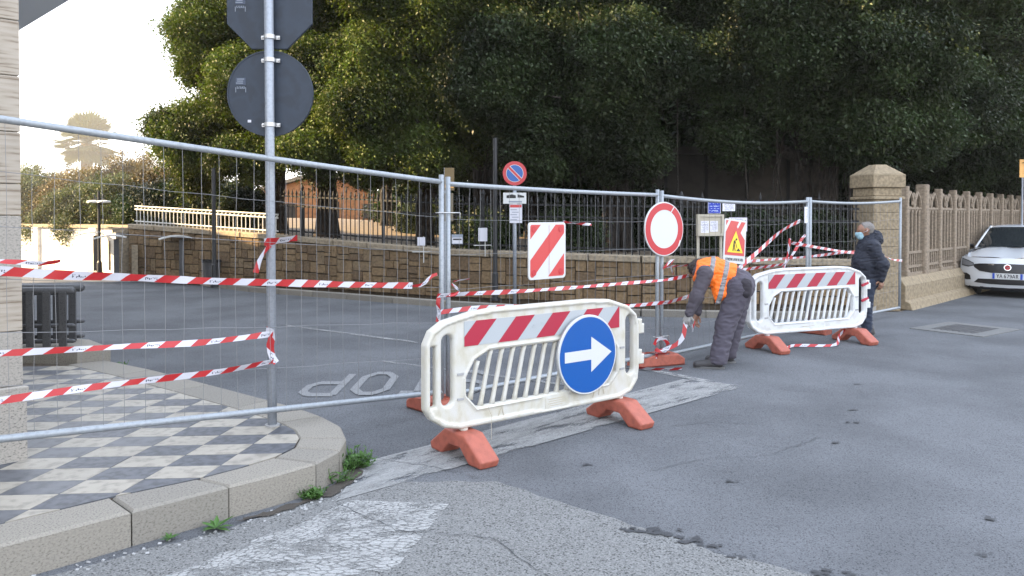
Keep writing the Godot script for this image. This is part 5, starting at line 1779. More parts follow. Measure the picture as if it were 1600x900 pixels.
	put("board", box_at(V(0, 0, 0), V(0.22, 0.18, 0.014)), mats.grey_print, gp)
	put("white_panel", box_at(V(0, -0.025, 0.008), V(0.2, 0.11, 0.003)), mats.paper, gp)
	put("print_line", box_at(V(0, 0.0, 0.0105), V(0.17, 0.028, 0.002)), mats.black_print, gp)
	# notice case and papers behind the worker
	var nb := thing("notice_case", "beige glazed notice case with papers inside, behind the third fence panel", "notice board", V(3.4, 1.5, -13.2), 0.07)
	put("case", box_at(V(0, 0, 0), V(0.46, 0.37, 0.08)), mats.board_beige, nb)
	for q in [[0, 0.165, 0.46, 0.04], [0, -0.165, 0.46, 0.04], [-0.21, 0, 0.04, 0.29], [0.21, 0, 0.04, 0.29]]:
		put("frame", box_at(V(q[0], q[1], 0.05), V(q[2], q[3], 0.025)), mats.board_beige, nb)
	for q in [[-0.1, -0.03, 0.14, 0.2], [0.06, -0.02, 0.13, 0.18]]:
		var qm := QuadMesh.new()
		qm.size = Vector2(q[2], q[3])
		put("paper", qm, mats.print_lines, nb).position = V(q[0], q[1], 0.042)
	for x in [-0.2, 0.2]: put("leg", box_at(V(x, -0.42, -0.02), V(0.04, 0.5, 0.04)), mats.board_beige, nb)
	for q in [[3.48, 1.8, 0.22, 0.2, "blue printed poster above the notice case", "print_blue"], [3.73, 1.81, 0.22, 0.14, "white printed sheet right of the blue poster", "print_lines"], [3.89, 1.51, 0.32, 0.24, "lilac printed sheet half hidden by the roadworks plate", "print_lines"]]:
		var o := thing("printed_sheet", q[4], "poster", V(q[0], q[1], -13.22), 0.05)
		put("board", box_at(V(0, 0, 0), V(q[2], q[3], 0.01)), mats.lilac_paper if q[2] > 0.3 else mats.paper, o)
		var qm := QuadMesh.new()
		qm.size = Vector2(q[2] * 0.94, q[3] * 0.94)
		put("print", qm, mats[q[5]], o).position.z = 0.0058
	# orange plate at the right edge
	var ep := thing("orange_plate_sign", "plain orange plate on a thin grey post at the right edge", "sign", V(11.95, 0.0, -18.0))
	m = MB.new()
	m.tube([V(0, 0, 0), V(0, 2.95, 0)], 0.022, 8)
	put("post", m.done(), mats.pole, ep)
	put("plate", box_at(V(0.12, 2.77, 0.03), V(0.42, 0.42, 0.012)), mats.orange_plate, ep)

# ---------------------------------------------------------------- the white car
func build_car():
	# local: +z is forward, x to the car's left (image right), y up; origin on the ground under the front bumper
	var h := Vector3(-0.64, 0, 0.77).normalized()
	var t := thing("parked_car", "white hatchback car with a dark grille parked along the tracery fence at the right", "car", V(9.98, 0, -15.45), atan2(h.x, h.z))
	var front := func(x: float, y: float) -> float:
		var p := 0.0
		if y < 0.28: p = -0.5 * (0.28 - y)
		elif y > 0.5: p = -0.9 * pow(maxf(0, y - 0.5), 2) - 0.05 * (y - 0.5)
		return p - 0.34 * pow(absf(x) / 0.89, 3.2) - 0.02 * x * x
	var wid := func(y: float) -> float: return 0.89 - 0.12 * pow(maxf(0, 0.35 - y), 1.0) - 0.16 * pow(maxf(0, y - 0.62), 1.2)
	var P3 := func(u: float, v: float, y0: float, y1: float, off: float):
		var y := lerpf(y0, y1, v)
		var w: float = wid.call(y)
		var x := lerpf(-w, w, u)
		return V(x, y, front.call(x, y) + off)
	var b := MB.new(true)
	b.patch(28, 14, func(u, v): return P3.call(u, v, 0.2, 0.8, 0.0))
	put("front_bumper", b.done(), mats.car_white, t)
	# bonnet
	b = MB.new(true)
	b.patch(20, 10, func(u, v):
		var w: float = lerpf(wid.call(0.8), 0.74, v)
		var x := lerpf(-w, w, u)
		var z := lerpf(front.call(x, 0.8), -1.12 + 0.1 * (1 - pow(x / 0.74, 2)), v)
		var y = 0.8 + 0.19 * sin(v * 1.45) - 0.075 * pow(absf(x) / w, 4) * (0.3 + v) + 0.018 * smoothstep(0.2, 0.5, 1.0 - absf(absf(x) / w - 0.5) * 2.0)
		return V(x, y, z))
	put("bonnet", b.done(), mats.car_white, t)
	# sides with wheel arches cut as dark discs, roof, tail
	for s in [-1.0, 1.0]:
		b = MB.new(true)
		b.patch(24, 8, func(u, v):
			var uu: float = u if s > 0 else 1.0 - u
			var y := lerpf(0.22, 0.93, v)
			var zf: float = front.call(0.86, minf(y, 0.78))
			var z := lerpf(zf, -4.3, uu)
			var w: float = 0.87 - 0.1 * maxf(0, 0.35 - y) - 0.1 * pow(maxf(0, y - 0.7), 1.2) * 4.0 * (0.6 if z < -1.0 else 1.0)
			w -= 0.07 * pow(maxf(0.0, 1.0 - uu * 7.0), 2)
			return V(s * w, y, z))
		put("side_panel", b.done(), mats.car_white, t)
		for z in [-0.82, -3.42]:
			b = MB.new()
			b.tube([V(s * 0.6, 0.33, z), V(s * 0.885, 0.33, z)], 0.37, 28)
			put("wheel_arch", b.done(), mats.rubber, t)
			b = MB.new(true)
			b.tube([V(s * 0.68, 0.315, z), V(s * 0.7, 0.315, z), V(s * 0.88, 0.315, z), V(s * 0.895, 0.315, z)], [0.27, 0.312, 0.312, 0.27], 28)
			var wl := put("wheel", b.done(), mats.rubber, t)
			b = MB.new()
			b.disc(Transform3D(Basis(Vector3.UP, PI / 2 * s), V(s * 0.9, 0.315, z)), 0.21, -0.02, 0.006, 0.004, 24)
			put("rim", b.done(), mats.steel, wl)
	b = MB.new(true)
	var prof := [[-1.08, 0.975, 0.74], [-1.55, 1.22, 0.66], [-1.95, 1.415, 0.6], [-2.35, 1.47, 0.58], [-3.0, 1.465, 0.57], [-3.6, 1.4, 0.56], [-4.0, 1.2, 0.6], [-4.3, 0.93, 0.7]]
	b.patch(10, 7, func(u, v):
		var k: Array = prof[int(round(v * 7))]
		return V(lerpf(-k[2], k[2], u), k[1] - 0.03 * pow(u * 2 - 1, 4), k[0]))
	put("roof", b.done(), mats.car_white, t)
	b = MB.new(true)
	b.patch(10, 6, func(u, v):
		var w := lerpf(0.69, 0.57, v)
		var x := lerpf(-w, w, u)
		return V(x, lerpf(0.995, 1.405, v) - 0.02 * pow(u * 2 - 1, 4) + 0.012, lerpf(-1.06, -1.9, v) + 0.09 * (1 - pow(u * 2 - 1, 2)) * (1 - v * 0.5) + 0.01))
	put("windscreen", b.done(), mats.car_glass, t)
	for s in [-1.0, 1.0]:
		b = MB.new()
		b.quad(V(s * 0.775, 0.93, -1.2), V(s * 0.64, 1.4, -2.0), V(s * 0.62, 1.4, -3.4), V(s * 0.775, 0.93, -3.95))
		put("side_window", b.done(), mats.car_glass, t)
		b = MB.new(true)
		b.tube([V(s * 0.72, 0.97, -1.1), V(s * 0.63, 1.25, -1.62), V(s * 0.57, 1.42, -2.0)], 0.03, 8)
		put("windscreen_pillar", b.done(), mats.car_white, t)
		b = MB.new(true)
		b.tube([V(s * 0.8, 1.0, -1.3), V(s * 0.87, 1.02, -1.27), V(s * 0.9, 1.04, -1.25), V(s * 1.0, 1.04, -1.26), V(s * 1.04, 1.03, -1.3)], [0.03, 0.04, 0.085, 0.08, 0.03], 12)
		put("wing_mirror", b.done(), mats.car_black, t)
	# face of the car: strips that follow the bumper
	var strip := func(called: String, pts_lo: Array, pts_hi: Array, off: float, m: Material, parent: Node):
		var q := MB.new(true)
		var n := pts_lo.size() - 1
		q.patch(n * 3, 3, func(u, v):
			var f: float = u * n
			var i := mini(int(f), n - 1)
			var lo: Vector2 = pts_lo[i].lerp(pts_lo[i + 1], f - i)
			var hi: Vector2 = pts_hi[i].lerp(pts_hi[i + 1], f - i)
			var p := lo.lerp(hi, v)
			return V(p.x, p.y, front.call(p.x, p.y) + off))
		return put(called, q.done(), m, parent)
	var v2 := func(a: Array): return a.map(func(q): return Vector2(q[0], q[1]))
	strip.call("grille", v2.call([[-0.6, 0.6], [-0.5, 0.53], [-0.3, 0.5], [0, 0.495], [0.3, 0.5], [0.5, 0.53], [0.6, 0.6]]), v2.call([[-0.62, 0.66], [-0.5, 0.68], [-0.3, 0.685], [0, 0.69], [0.3, 0.685], [0.5, 0.68], [0.62, 0.66]]), 0.008, mats.car_black, t)
	strip.call("lower_grille", v2.call([[-0.6, 0.29], [-0.3, 0.27], [0, 0.265], [0.3, 0.27], [0.6, 0.29]]), v2.call([[-0.52, 0.37], [-0.3, 0.375], [0, 0.375], [0.3, 0.375], [0.52, 0.37]]), 0.008, mats.car_black, t)
	strip.call("under_lip", v2.call([[-0.7, 0.16], [0, 0.13], [0.7, 0.16]]), v2.call([[-0.7, 0.215], [0, 0.2], [0.7, 0.215]]), 0.004, mats.car_black, t)
	for s in [-1.0, 1.0]:
		var e: Array = [[0.61 , 0.63], [0.72, 0.6], [0.86, 0.62]]
		var g: Array = [[0.61, 0.685], [0.72, 0.735], [0.86, 0.775]]
		var f2 := [[0.66, 0.34], [0.75, 0.33], [0.83, 0.36]]
		var g2 := [[0.68, 0.43], [0.75, 0.47], [0.83, 0.47]]
		for a in [e, g, f2, g2]:
			for q in a: q[0] *= s
			if s < 0: a.reverse()
		var hl = strip.call("headlight", v2.call(e), v2.call(g), 0.007, mats.car_black, t)
		strip.call("lens", v2.call(e.map(func(q): return [q[0] * 0.985, q[1] + 0.02])), v2.call(g.map(func(q): return [q[0] * 0.985, q[1] - 0.02])), 0.012, mats.lamp_glass, hl)
		strip.call("fog_lamp_pocket", v2.call(f2), v2.call(g2), 0.008, mats.car_black, t)
	# badge, number plate
	var zb: float = front.call(0.0, 0.615)
	b = MB.new()
	b.ring(Transform3D(Basis(Vector3.RIGHT, -0.1), V(0, 0.615, zb)), 0.05, 0.064, 0.005, 0.02, 26)
	var bd := put("badge", b.done(), mats.chrome, t)
	b = MB.new()
	b.disc(Transform3D(Basis(Vector3.RIGHT, -0.1), V(0, 0.615, zb)), 0.05, 0.005, 0.015, 0.0, 26)
	put("badge_face", b.done(), mats.badge_red, bd)
	label_text("FIAT", 0.03, mats.chrome, bd, V(0, 0.615, zb + 0.016), "lettering", "Droid Sans", 0.9)
	strip.call("chrome_bar", v2.call([[-0.34, 0.655], [-0.24, 0.66]]), v2.call([[-0.34, 0.668], [-0.24, 0.672]]), 0.012, mats.chrome, t)
	var zp: float = front.call(0.0, 0.44)
	var pl := put("number_plate", box_at(V(0, 0.44, zp + 0.012), V(0.52, 0.115, 0.012)), mats.white_sign, t)
	for s in [-1.0, 1.0]: put("blue_band", box_at(V(s * 0.238, 0.44, zp + 0.0186), V(0.04, 0.113, 0.002)), mats.plate_blue, pl)
	label_text("YA 679AR", 0.075, mats.black_print, pl, V(0, 0.44, zp + 0.019), "lettering", "Droid Sans", 0.85)
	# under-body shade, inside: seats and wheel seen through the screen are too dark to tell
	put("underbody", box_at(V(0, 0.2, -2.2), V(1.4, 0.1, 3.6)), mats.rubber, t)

# ---------------------------------------------------------------- people
# five fingers curled round something; palm at p, pointing along d, palm facing n
func hand_bones(p: Vector3, d: Vector3, n: Vector3, sc := 1.0, curl := 0.9, side := 1.0) -> Array:
	var s := d.cross(n).normalized() * side
	var o := [[p, p + d * 0.075 * sc, 0.026 * sc, 0.03 * sc, n, 1.9]]
	o.append([p + s * 0.015 * sc, p + d * 0.07 * sc + s * 0.026 * sc, 0.016 * sc, 0.017 * sc])
	o.append([p - s * 0.015 * sc, p + d * 0.07 * sc - s * 0.026 * sc, 0.016 * sc, 0.017 * sc])
	for i in 4:
		var q := p + (d * (0.078 - 0.006 * absf(i - 1.3)) + s * (-0.032 + 0.0215 * i)) * sc
		var l: float = [0.036, 0.043, 0.04, 0.031][3 - i] * sc
		var a := curl * (0.8 + 0.12 * i)
		var dd := d
		for j in 3:
			dd = (dd * cos(a * 0.6) + n * sin(a * 0.6)).normalized()
			var e := q + dd * l
			o.append([q, e, 0.0095 * sc * (1 - 0.1 * j), 0.0088 * sc * (1 - 0.1 * j)])
			q = e
			l *= 0.72
			var nn := (n * cos(a * 0.6) - d * sin(a * 0.6))
			a *= 1.0
			# turn further for the next joint
			dd = (dd + n * 0.5 * curl).normalized()
	var th := p + s * 0.034 * sc + d * 0.02 * sc
	var t2 := th + (d * 0.55 + s * 0.6 + n * 0.45).normalized() * 0.042 * sc
	o.append([th, t2, 0.0125 * sc, 0.011 * sc])
	o.append([t2, t2 + (d * 0.9 + n * 0.6).normalized() * 0.032 * sc, 0.011 * sc, 0.0085 * sc])
	return o

# head looking along f, tilted by up u
func head_bones(c: Vector3, f: Vector3, u: Vector3, sc := 1.0) -> Array:
	var s := f.cross(u).normalized()
	var o := [
		[c + (u * 0.02 - f * 0.025) * sc, c + (u * 0.02 + f * 0.02) * sc, 0.084 * sc, 0.076 * sc],
		[c + (u * -0.02 + f * 0.045) * sc, c + (u * -0.075 + f * 0.055) * sc, 0.056 * sc, 0.042 * sc],
		[c + (u * -0.095 + f * 0.06) * sc, c + (u * -0.1 + f * 0.066) * sc, 0.03 * sc, 0.026 * sc],
		[c + (u * 0.005 + f * 0.092) * sc, c + (u * -0.032 + f * 0.112) * sc, 0.011 * sc, 0.0145 * sc],
		[c + (u * 0.016 + f * 0.078 - s * 0.03) * sc, c + (u * 0.016 + f * 0.078 + s * 0.03) * sc, 0.02 * sc, 0.02 * sc],
		[c + (u * -0.062 + f * 0.092 - s * 0.016) * sc, c + (u * -0.062 + f * 0.092 + s * 0.016) * sc, 0.0085 * sc, 0.0085 * sc],
		[c + (u * -0.073 + f * 0.089 - s * 0.013) * sc, c + (u * -0.073 + f * 0.089 + s * 0.013) * sc, 0.0085 * sc, 0.0085 * sc]]
	for k in [-1.0, 1.0]:
		o.append([c + (s * 0.08 * k + u * 0.012 - f * 0.012) * sc, c + (s * 0.083 * k - u * 0.03 - f * 0.002) * sc, 0.019 * sc, 0.013 * sc, s, 2.2])
	return o

func eyes(c: Vector3, f: Vector3, u: Vector3, sc: float, parent: Node):
	var s := f.cross(u).normalized()
	for k in [-1.0, 1.0]:
		var b := MB.new(true)
		var p = c + (f * 0.079 + s * 0.032 * k + u * 0.002) * sc
		b.tube([p - f * 0.008, p + f * 0.004, p + f * 0.009], [0.012, 0.0115, 0.005], 10)
		put("eye", b.done(), mats.shoe_sole, parent)
		b = MB.new(true)
		b.tube([p + f * 0.006, p + f * 0.0102], [0.006, 0.004], 8)
		put("pupil", b.done(), mats.black_print, parent)

func shoe(called: String, heel: Vector3, d: Vector3, parent: Node, sc := 1.0):
	var u := Vector3.UP
	var m := flesh([[heel + u * 0.05, heel + d * 0.07 + u * 0.055, 0.042 * sc, 0.045 * sc], [heel + d * 0.07 + u * 0.05, heel + d * 0.2 * sc + u * 0.036, 0.045 * sc, 0.038 * sc], [heel + u * 0.09, heel + u * 0.05, 0.043 * sc, 0.04 * sc]], 0.03, 0.009, 0.0, 8.0, [[heel + u * 0.012, -u]])
	var o := put(called, m, mats.shoe, parent)
	var b := MB.new(true)
	var s := d.cross(u).normalized()
	var pts := []
	for k in 20:
		var a := TAU * k / 20
		var l := cos(a)
		pts.append(heel + d * (0.085 + 0.15 * l) * sc + s * sin(a) * (0.046 - 0.006 * l) * sc)
	var sb := MB.new()
	for k in 20:
		var q: Vector3 = pts[k]
		var r: Vector3 = pts[(k + 1) % 20]
		sb.quad(q, r, r + u * 0.024, q + u * 0.024)
		sb.tri(heel + d * 0.085 + u * 0.024, q + u * 0.024, r + u * 0.024)
	put("sole", sb.done(), mats.shoe_sole, o)

func build_people():
	# ---- the bending worker, facing left and a little away
	var o := V(2.2, 0, -8.42)
	var t := thing("person", "worker in an orange high visibility vest bending over to tie tape, feet apart", "person", o)
	var L := func(x, y, z): return V(x, y, z) - o
	var hipL: Vector3 = L.call(2.47, 0.86, -8.42)
	var hipR: Vector3 = L.call(2.54, 0.87, -8.62)
	var kneeL: Vector3 = L.call(2.335, 0.46, -8.38)
	var kneeR: Vector3 = L.call(2.5, 0.45, -8.62)
	var ankL: Vector3 = L.call(2.215, 0.09, -8.3)
	var ankR: Vector3 = L.call(2.42, 0.09, -8.63)
	var pel: Vector3 = (hipL + hipR) * 0.5 + V(0.0, 0.03, 0)
	var waist: Vector3 = L.call(2.42, 0.96, -8.56)
	var chest: Vector3 = L.call(2.24, 1.03, -8.6)
	var sh: Vector3 = L.call(2.14, 1.03, -8.61)
	var shL: Vector3 = L.call(2.13, 1.02, -8.46)
	var shR: Vector3 = L.call(2.15, 1.0, -8.76)
	var elL: Vector3 = L.call(2.03, 0.775, -8.42)
	var elR: Vector3 = L.call(2.12, 0.74, -8.73)
	var wrL: Vector3 = L.call(1.945, 0.585, -8.42)
	var wrR: Vector3 = L.call(2.07, 0.58, -8.55)
	var hc: Vector3 = L.call(2.125, 1.03, -8.77)
	var hf := V(-0.5, -0.55, -0.65).normalized()
	var hu := V(-0.6, 0.78, -0.1)
	hu = (hu - hf * hu.dot(hf)).normalized()
	var ax := V(-0.3, 0.9, 0.1).normalized()
	var body := [[pel, waist, 0.12, 0.11], [waist, chest, 0.11, 0.12], [chest, sh, 0.12, 0.1], [shL, shR, 0.065, 0.065], [sh, hc, 0.05, 0.055], [shL, elL, 0.045, 0.038], [elL, wrL, 0.038, 0.026], [shR, elR, 0.045, 0.038], [elR, wrR, 0.038, 0.026], [hipL, kneeL, 0.08, 0.055], [kneeL, ankL, 0.05, 0.035], [hipR, kneeR, 0.08, 0.055], [kneeR, ankR, 0.05, 0.035]]
	body.append_array(head_bones(hc, hf, hu))
	put("body", flesh(body, 0.02, 0.012), mats.skin, t)
	for q in [[wrL, 1.0], [wrR, -1.0]]:
		put("hand", flesh(hand_bones(q[0] - V(0.005, 0.012, 0), V(-0.35, -0.9, 0.15).normalized(), V(0.6, -0.3, -0.7 * q[1]).normalized(), 1.05, 0.9, q[1]), 0.008, 0.004), mats.glove if q[1] > 0 else mats.skin, t)
	put("hair", flesh([[hc + hu * 0.03 - hf * 0.03, hc + hu * 0.04 + hf * 0.02, 0.092, 0.082], [hc - hu * 0.03 - hf * 0.05, hc + hu * 0.02 - hf * 0.05, 0.075, 0.085]], 0.03, 0.009, 0.012, 40.0, [[hc + hf * 0.055, hf]]), mats.hair_dark, t)
	eyes(hc, hf, hu, 1.0, t)
	put("trousers", flesh([[hipL + V(0.03, 0, 0), hipR + V(0.03, 0, 0), 0.145, 0.145], [pel + V(0.03, 0.0, 0.0), waist + V(0.06, -0.03, 0), 0.16, 0.15], [hipL + V(0.03, 0, 0), kneeL, 0.142, 0.105], [kneeL, ankL + V(0.02, 0.0, 0), 0.105, 0.096], [hipR + V(0.03, 0, 0), kneeR, 0.14, 0.105], [kneeR, ankR + V(0.01, 0.0, 0), 0.105, 0.094]], 0.035, 0.009, 0.007, 5.0, [[V(0, 0.055, 0), V(0, -1, 0)]]), mats.work_trousers, t)
	put("jacket", flesh([[waist + V(0.07, -0.06, 0.01), chest + V(0.02, -0.03, 0), 0.135, 0.14, ax, 1.1], [chest, sh, 0.135, 0.11, ax, 1.1], [shL, shR, 0.08, 0.08], [shL, elL, 0.084, 0.07], [elL, wrL, 0.068, 0.05], [shR, elR, 0.072, 0.06], [elR, wrR, 0.058, 0.045], [chest + V(0.05, -0.1, 0.05), waist + V(0.0, -0.13, 0.04), 0.1, 0.1]], 0.04, 0.009, 0.006, 6.0), mats.work_jacket, t)
	# the vest: a shell round the upper back, cut at the hem, arms and neck; its hanging front corner
	var along := (sh - waist).normalized()
	var vest := [[waist + V(0.03, 0.01, 0), chest, 0.168, 0.17, ax, 1.1], [chest, sh + along * 0.03, 0.17, 0.135, ax, 1.1], [shL * 0.7 + sh * 0.3, shR * 0.7 + sh * 0.3, 0.1, 0.1], [chest + V(0.03, -0.08, 0.1), L.call(2.26, 0.72, -8.42), 0.09, 0.03], [chest + V(0.08, -0.08, 0.09), L.call(2.32, 0.8, -8.42), 0.09, 0.06]]
	put("vest", flesh(vest, 0.05, 0.011, 0.009, 8.0, [[waist + V(0.05, 0.0, 0), -along], [sh + along * 0.085, along]]), mats.hi_vis, t)
	# grey bands: two hoops round the trunk
	for q in [[0.22, 0.16], [0.75, 0.158]]:
		var c: Vector3 = waist.lerp(sh, q[0])
		var w := 0.028
		put("reflective_band", flesh([[waist + V(0.03, 0.01, 0), chest, 0.173, 0.175, ax, 1.1], [chest, sh + along * 0.03, 0.175, 0.14, ax, 1.1], [shL * 0.7 + sh * 0.3, shR * 0.7 + sh * 0.3, 0.104, 0.104], [chest + V(0.03, -0.08, 0.1), L.call(2.26, 0.72, -8.42), 0.094, 0.034], [chest + V(0.08, -0.08, 0.09), L.call(2.32, 0.8, -8.42), 0.094, 0.064]], 0.05, 0.0085, 0.009, 8.0, [[c + along * w, along], [c - along * w, -along]]), mats.hi_vis_band, t)
	# dark pocket patch on the seat
	put("pocket_patch", flesh([[hipL + V(0.065, 0.05, 0.088), hipL + V(0.06, -0.03, 0.094), 0.072, 0.07, V(0.1, 0.2, 0.95).normalized(), 1.0]], 0.02, 0.009, 0.004), mats.pocket, t)
	shoe("shoe", L.call(2.235, 0.0, -8.3), V(-0.95, 0, -0.18).normalized(), t, 1.12)
	shoe("shoe", L.call(2.45, 0.0, -8.63), V(-0.95, 0, -0.2).normalized(), t, 1.12)

	# ---- the man standing in front of the gate pillar, seen from his left side, looking left
	o = V(4.93, 0, -10.66)
	t = thing("person", "man in a dark navy hooded jacket and face mask standing before the gate pillar", "person", o)
	var f := V(-0.97, 0, -0.12).normalized()
	var s := V(-f.z, 0, f.x)  # his right when facing f is away from us
	var R := func(a: float, y: float, b: float): return f * a + Vector3.UP * y + s * b
	var hd: Vector3 = R.call(0.03, 1.455, 0)
	var fu := (Vector3.UP + f * 0.12).normalized()
	var ff := (f - fu * f.dot(fu)).normalized()
	var neck: Vector3 = R.call(-0.04, 1.33, 0)
	var hips := 0.74
	var jb := []
	body = [[R.call(0, hips, 0), R.call(0.02, 1.0, 0), 0.12, 0.115], [R.call(0.02, 1.0, 0), R.call(-0.03, 1.22, 0), 0.115, 0.125], [R.call(-0.03, 1.24, -0.14), R.call(-0.03, 1.24, 0.14), 0.06, 0.06], [neck, hd, 0.055, 0.055]]
	for k in [-1.0, 1.0]:
		var hip: Vector3 = R.call(0, hips, 0.09 * k)
		var kn: Vector3 = R.call(0.03, 0.42, 0.095 * k)
		var an: Vector3 = R.call(-0.01 - 0.03 * k, 0.08, 0.1 * k)
		body.append([hip, kn, 0.08, 0.055])
		body.append([kn, an, 0.05, 0.035])
		jb.append_array([[hip, kn, 0.098, 0.075], [kn, an, 0.074, 0.066]])
		var shd: Vector3 = R.call(-0.03, 1.235, 0.17 * k)
		var elb: Vector3 = R.call(-0.14, 0.99, 0.21 * k)
		var wri: Vector3 = R.call(-0.13, 0.79, 0.17 * k) if k < 0 else R.call(-0.2, 0.83, 0.1)
		body.append([shd, elb, 0.045, 0.038])
		body.append([elb, wri, 0.038, 0.027])
		put("hand", flesh(hand_bones(wri, Vector3(0.1, -1, 0).normalized(), (f * 0.5 - s * k * 0.8).normalized(), 1.0, 0.55, k), 0.008, 0.004), mats.skin, t)
		shoe("shoe", R.call(-0.06 - 0.03 * k, 0, 0.1 * k), f, t, 1.0)
	body.append_array(head_bones(hd, ff, fu, 0.98))
	put("body", flesh(body, 0.02, 0.0095), mats.skin, t)
	jb.append([R.call(0, hips, -0.08), R.call(0, hips, 0.08), 0.11, 0.11])
	put("jeans", flesh(jb, 0.03, 0.012, 0.009, 6.0, [[V(0, 0.05, 0), V(0, -1, 0)]]), mats.jeans, t)
	var jk := [[R.call(0.0, 0.72, 0), R.call(0.02, 1.0, 0), 0.165, 0.165, s, 0.9], [R.call(0.02, 1.0, 0), R.call(-0.02, 1.2, 0), 0.165, 0.155, s, 0.85], [R.call(-0.03, 1.235, -0.15), R.call(-0.03, 1.235, 0.15), 0.09, 0.09]]
	for k in [-1.0, 1.0]:
		var wri: Vector3 = R.call(-0.13, 0.8, 0.17 * k) if k < 0 else R.call(-0.2, 0.84, 0.1)
		jk.append([R.call(-0.03, 1.23, 0.17 * k), R.call(-0.14, 0.99, 0.215 * k), 0.083, 0.075])
		jk.append([R.call(-0.14, 0.99, 0.215 * k), wri, 0.074, 0.056])
	put("jacket", flesh(jk, 0.05, 0.01, 0.009, 6.0, [[R.call(0, 0.66, 0), V(0, -1, 0)]]), mats.navy, t)
	put("hood", flesh([[R.call(-0.11, 1.32, -0.07), R.call(-0.11, 1.32, 0.07), 0.075, 0.075], [R.call(-0.1, 1.36, 0), R.call(-0.03, 1.3, 0), 0.1, 0.11], [R.call(-0.02, 1.3, -0.08), R.call(0.06, 1.28, 0), 0.055, 0.05], [R.call(-0.02, 1.3, 0.08), R.call(0.06, 1.28, 0), 0.055, 0.05]], 0.04, 0.01, 0.014, 12.0), mats.navy, t)
	put("hair", flesh([[hd + fu * 0.03 - ff * 0.035, hd + fu * 0.035 + ff * 0.005, 0.082, 0.075], [hd - fu * 0.03 - ff * 0.05, hd + fu * 0.02 - ff * 0.05, 0.062, 0.075]], 0.03, 0.008, 0.008, 45.0, [[hd + ff * 0.04, ff]]), mats.hair_grey, t)
	put("face_mask", flesh([[hd + ff * 0.068 - fu * 0.03, hd + ff * 0.066 - fu * 0.075, 0.057, 0.05], [hd + ff * 0.09 - fu * 0.05, hd + ff * 0.105 - fu * 0.045, 0.03, 0.024]], 0.03, 0.007, 0.003, 60.0, [[hd + ff * 0.03, -ff], [hd - fu * 0.015, fu]]), mats.mask_blue, t)
	var st := MB.new(true)
	for k in [-1.0, 1.0]:
		st.tube([hd + ff * 0.06 + s * 0.055 * k - fu * 0.03, hd + s * 0.085 * k - fu * 0.005, hd - ff * 0.012 + s * 0.09 * k + fu * 0.01], 0.003, 5)
	put("mask_strap", st.done(), mats.paper, t)
	eyes(hd, ff, fu, 0.98, t)

# ---------------------------------------------------------------- tape
func tape(label: String, pts: Array, w := 0.07, twist := 0.0, seed_ := 1, phase := 0.0, sagging := 0.0, up := Vector3.UP, called := "barrier_tape"):
	rng.seed = seed_
	# resample with a smooth curve
	var c := Curve3D.new()
	for i in pts.size():
		var a: Vector3 = pts[maxi(i - 1, 0)]
		var b: Vector3 = pts[mini(i + 1, pts.size() - 1)]
		c.add_point(pts[i], (a - b) / 6.0, (b - a) / 6.0)
	var l := c.get_baked_length()
	var n := maxi(6, int(l / 0.05))
	var t := thing(called, label, "tape", pts[0], 0.0, "red and white barrier tapes")
	var b := MB.new(true)
	var rows := []
	var nz := FastNoiseLite.new()
	nz.seed = seed_
	nz.frequency = 0.6
	for i in n + 1:
		var u := float(i) / n
		var p := c.sample_baked(u * l, true)
		var q := c.sample_baked(minf(u * l + 0.02, l), true) - c.sample_baked(maxf(u * l - 0.02, 0), true)
		var d := q.normalized()
		p.y -= sagging * 4 * u * (1 - u)
		var sd := (up - d * up.dot(d)).normalized()
		var an := twist * sin(u * PI * 1.0 + seed_) + 0.9 * nz.get_noise_1d(u * l * 2.0) * (0.4 + absf(twist))
		sd = sd.rotated(d, an)
		var ww := w * (0.86 + 0.3 * nz.get_noise_1d(u * l * 3.0 + 50.0))
		rows.append([p - pts[0], sd * ww * 0.5, u * l])
	for i in n:
		var p: Array = rows[i]
		var q: Array = rows[i + 1]
		var ua: float = p[2] / 0.8 + phase
		var ub: float = q[2] / 0.8 + phase
		b.quad_uv([p[0] - p[1], p[0] + p[1], q[0] + q[1], q[0] - q[1]], [Vector2(ua, 1), Vector2(ua, 0), Vector2(ub, 0), Vector2(ub, 1)])
	put("strip", b.done(), mats.tape, t)
	return t

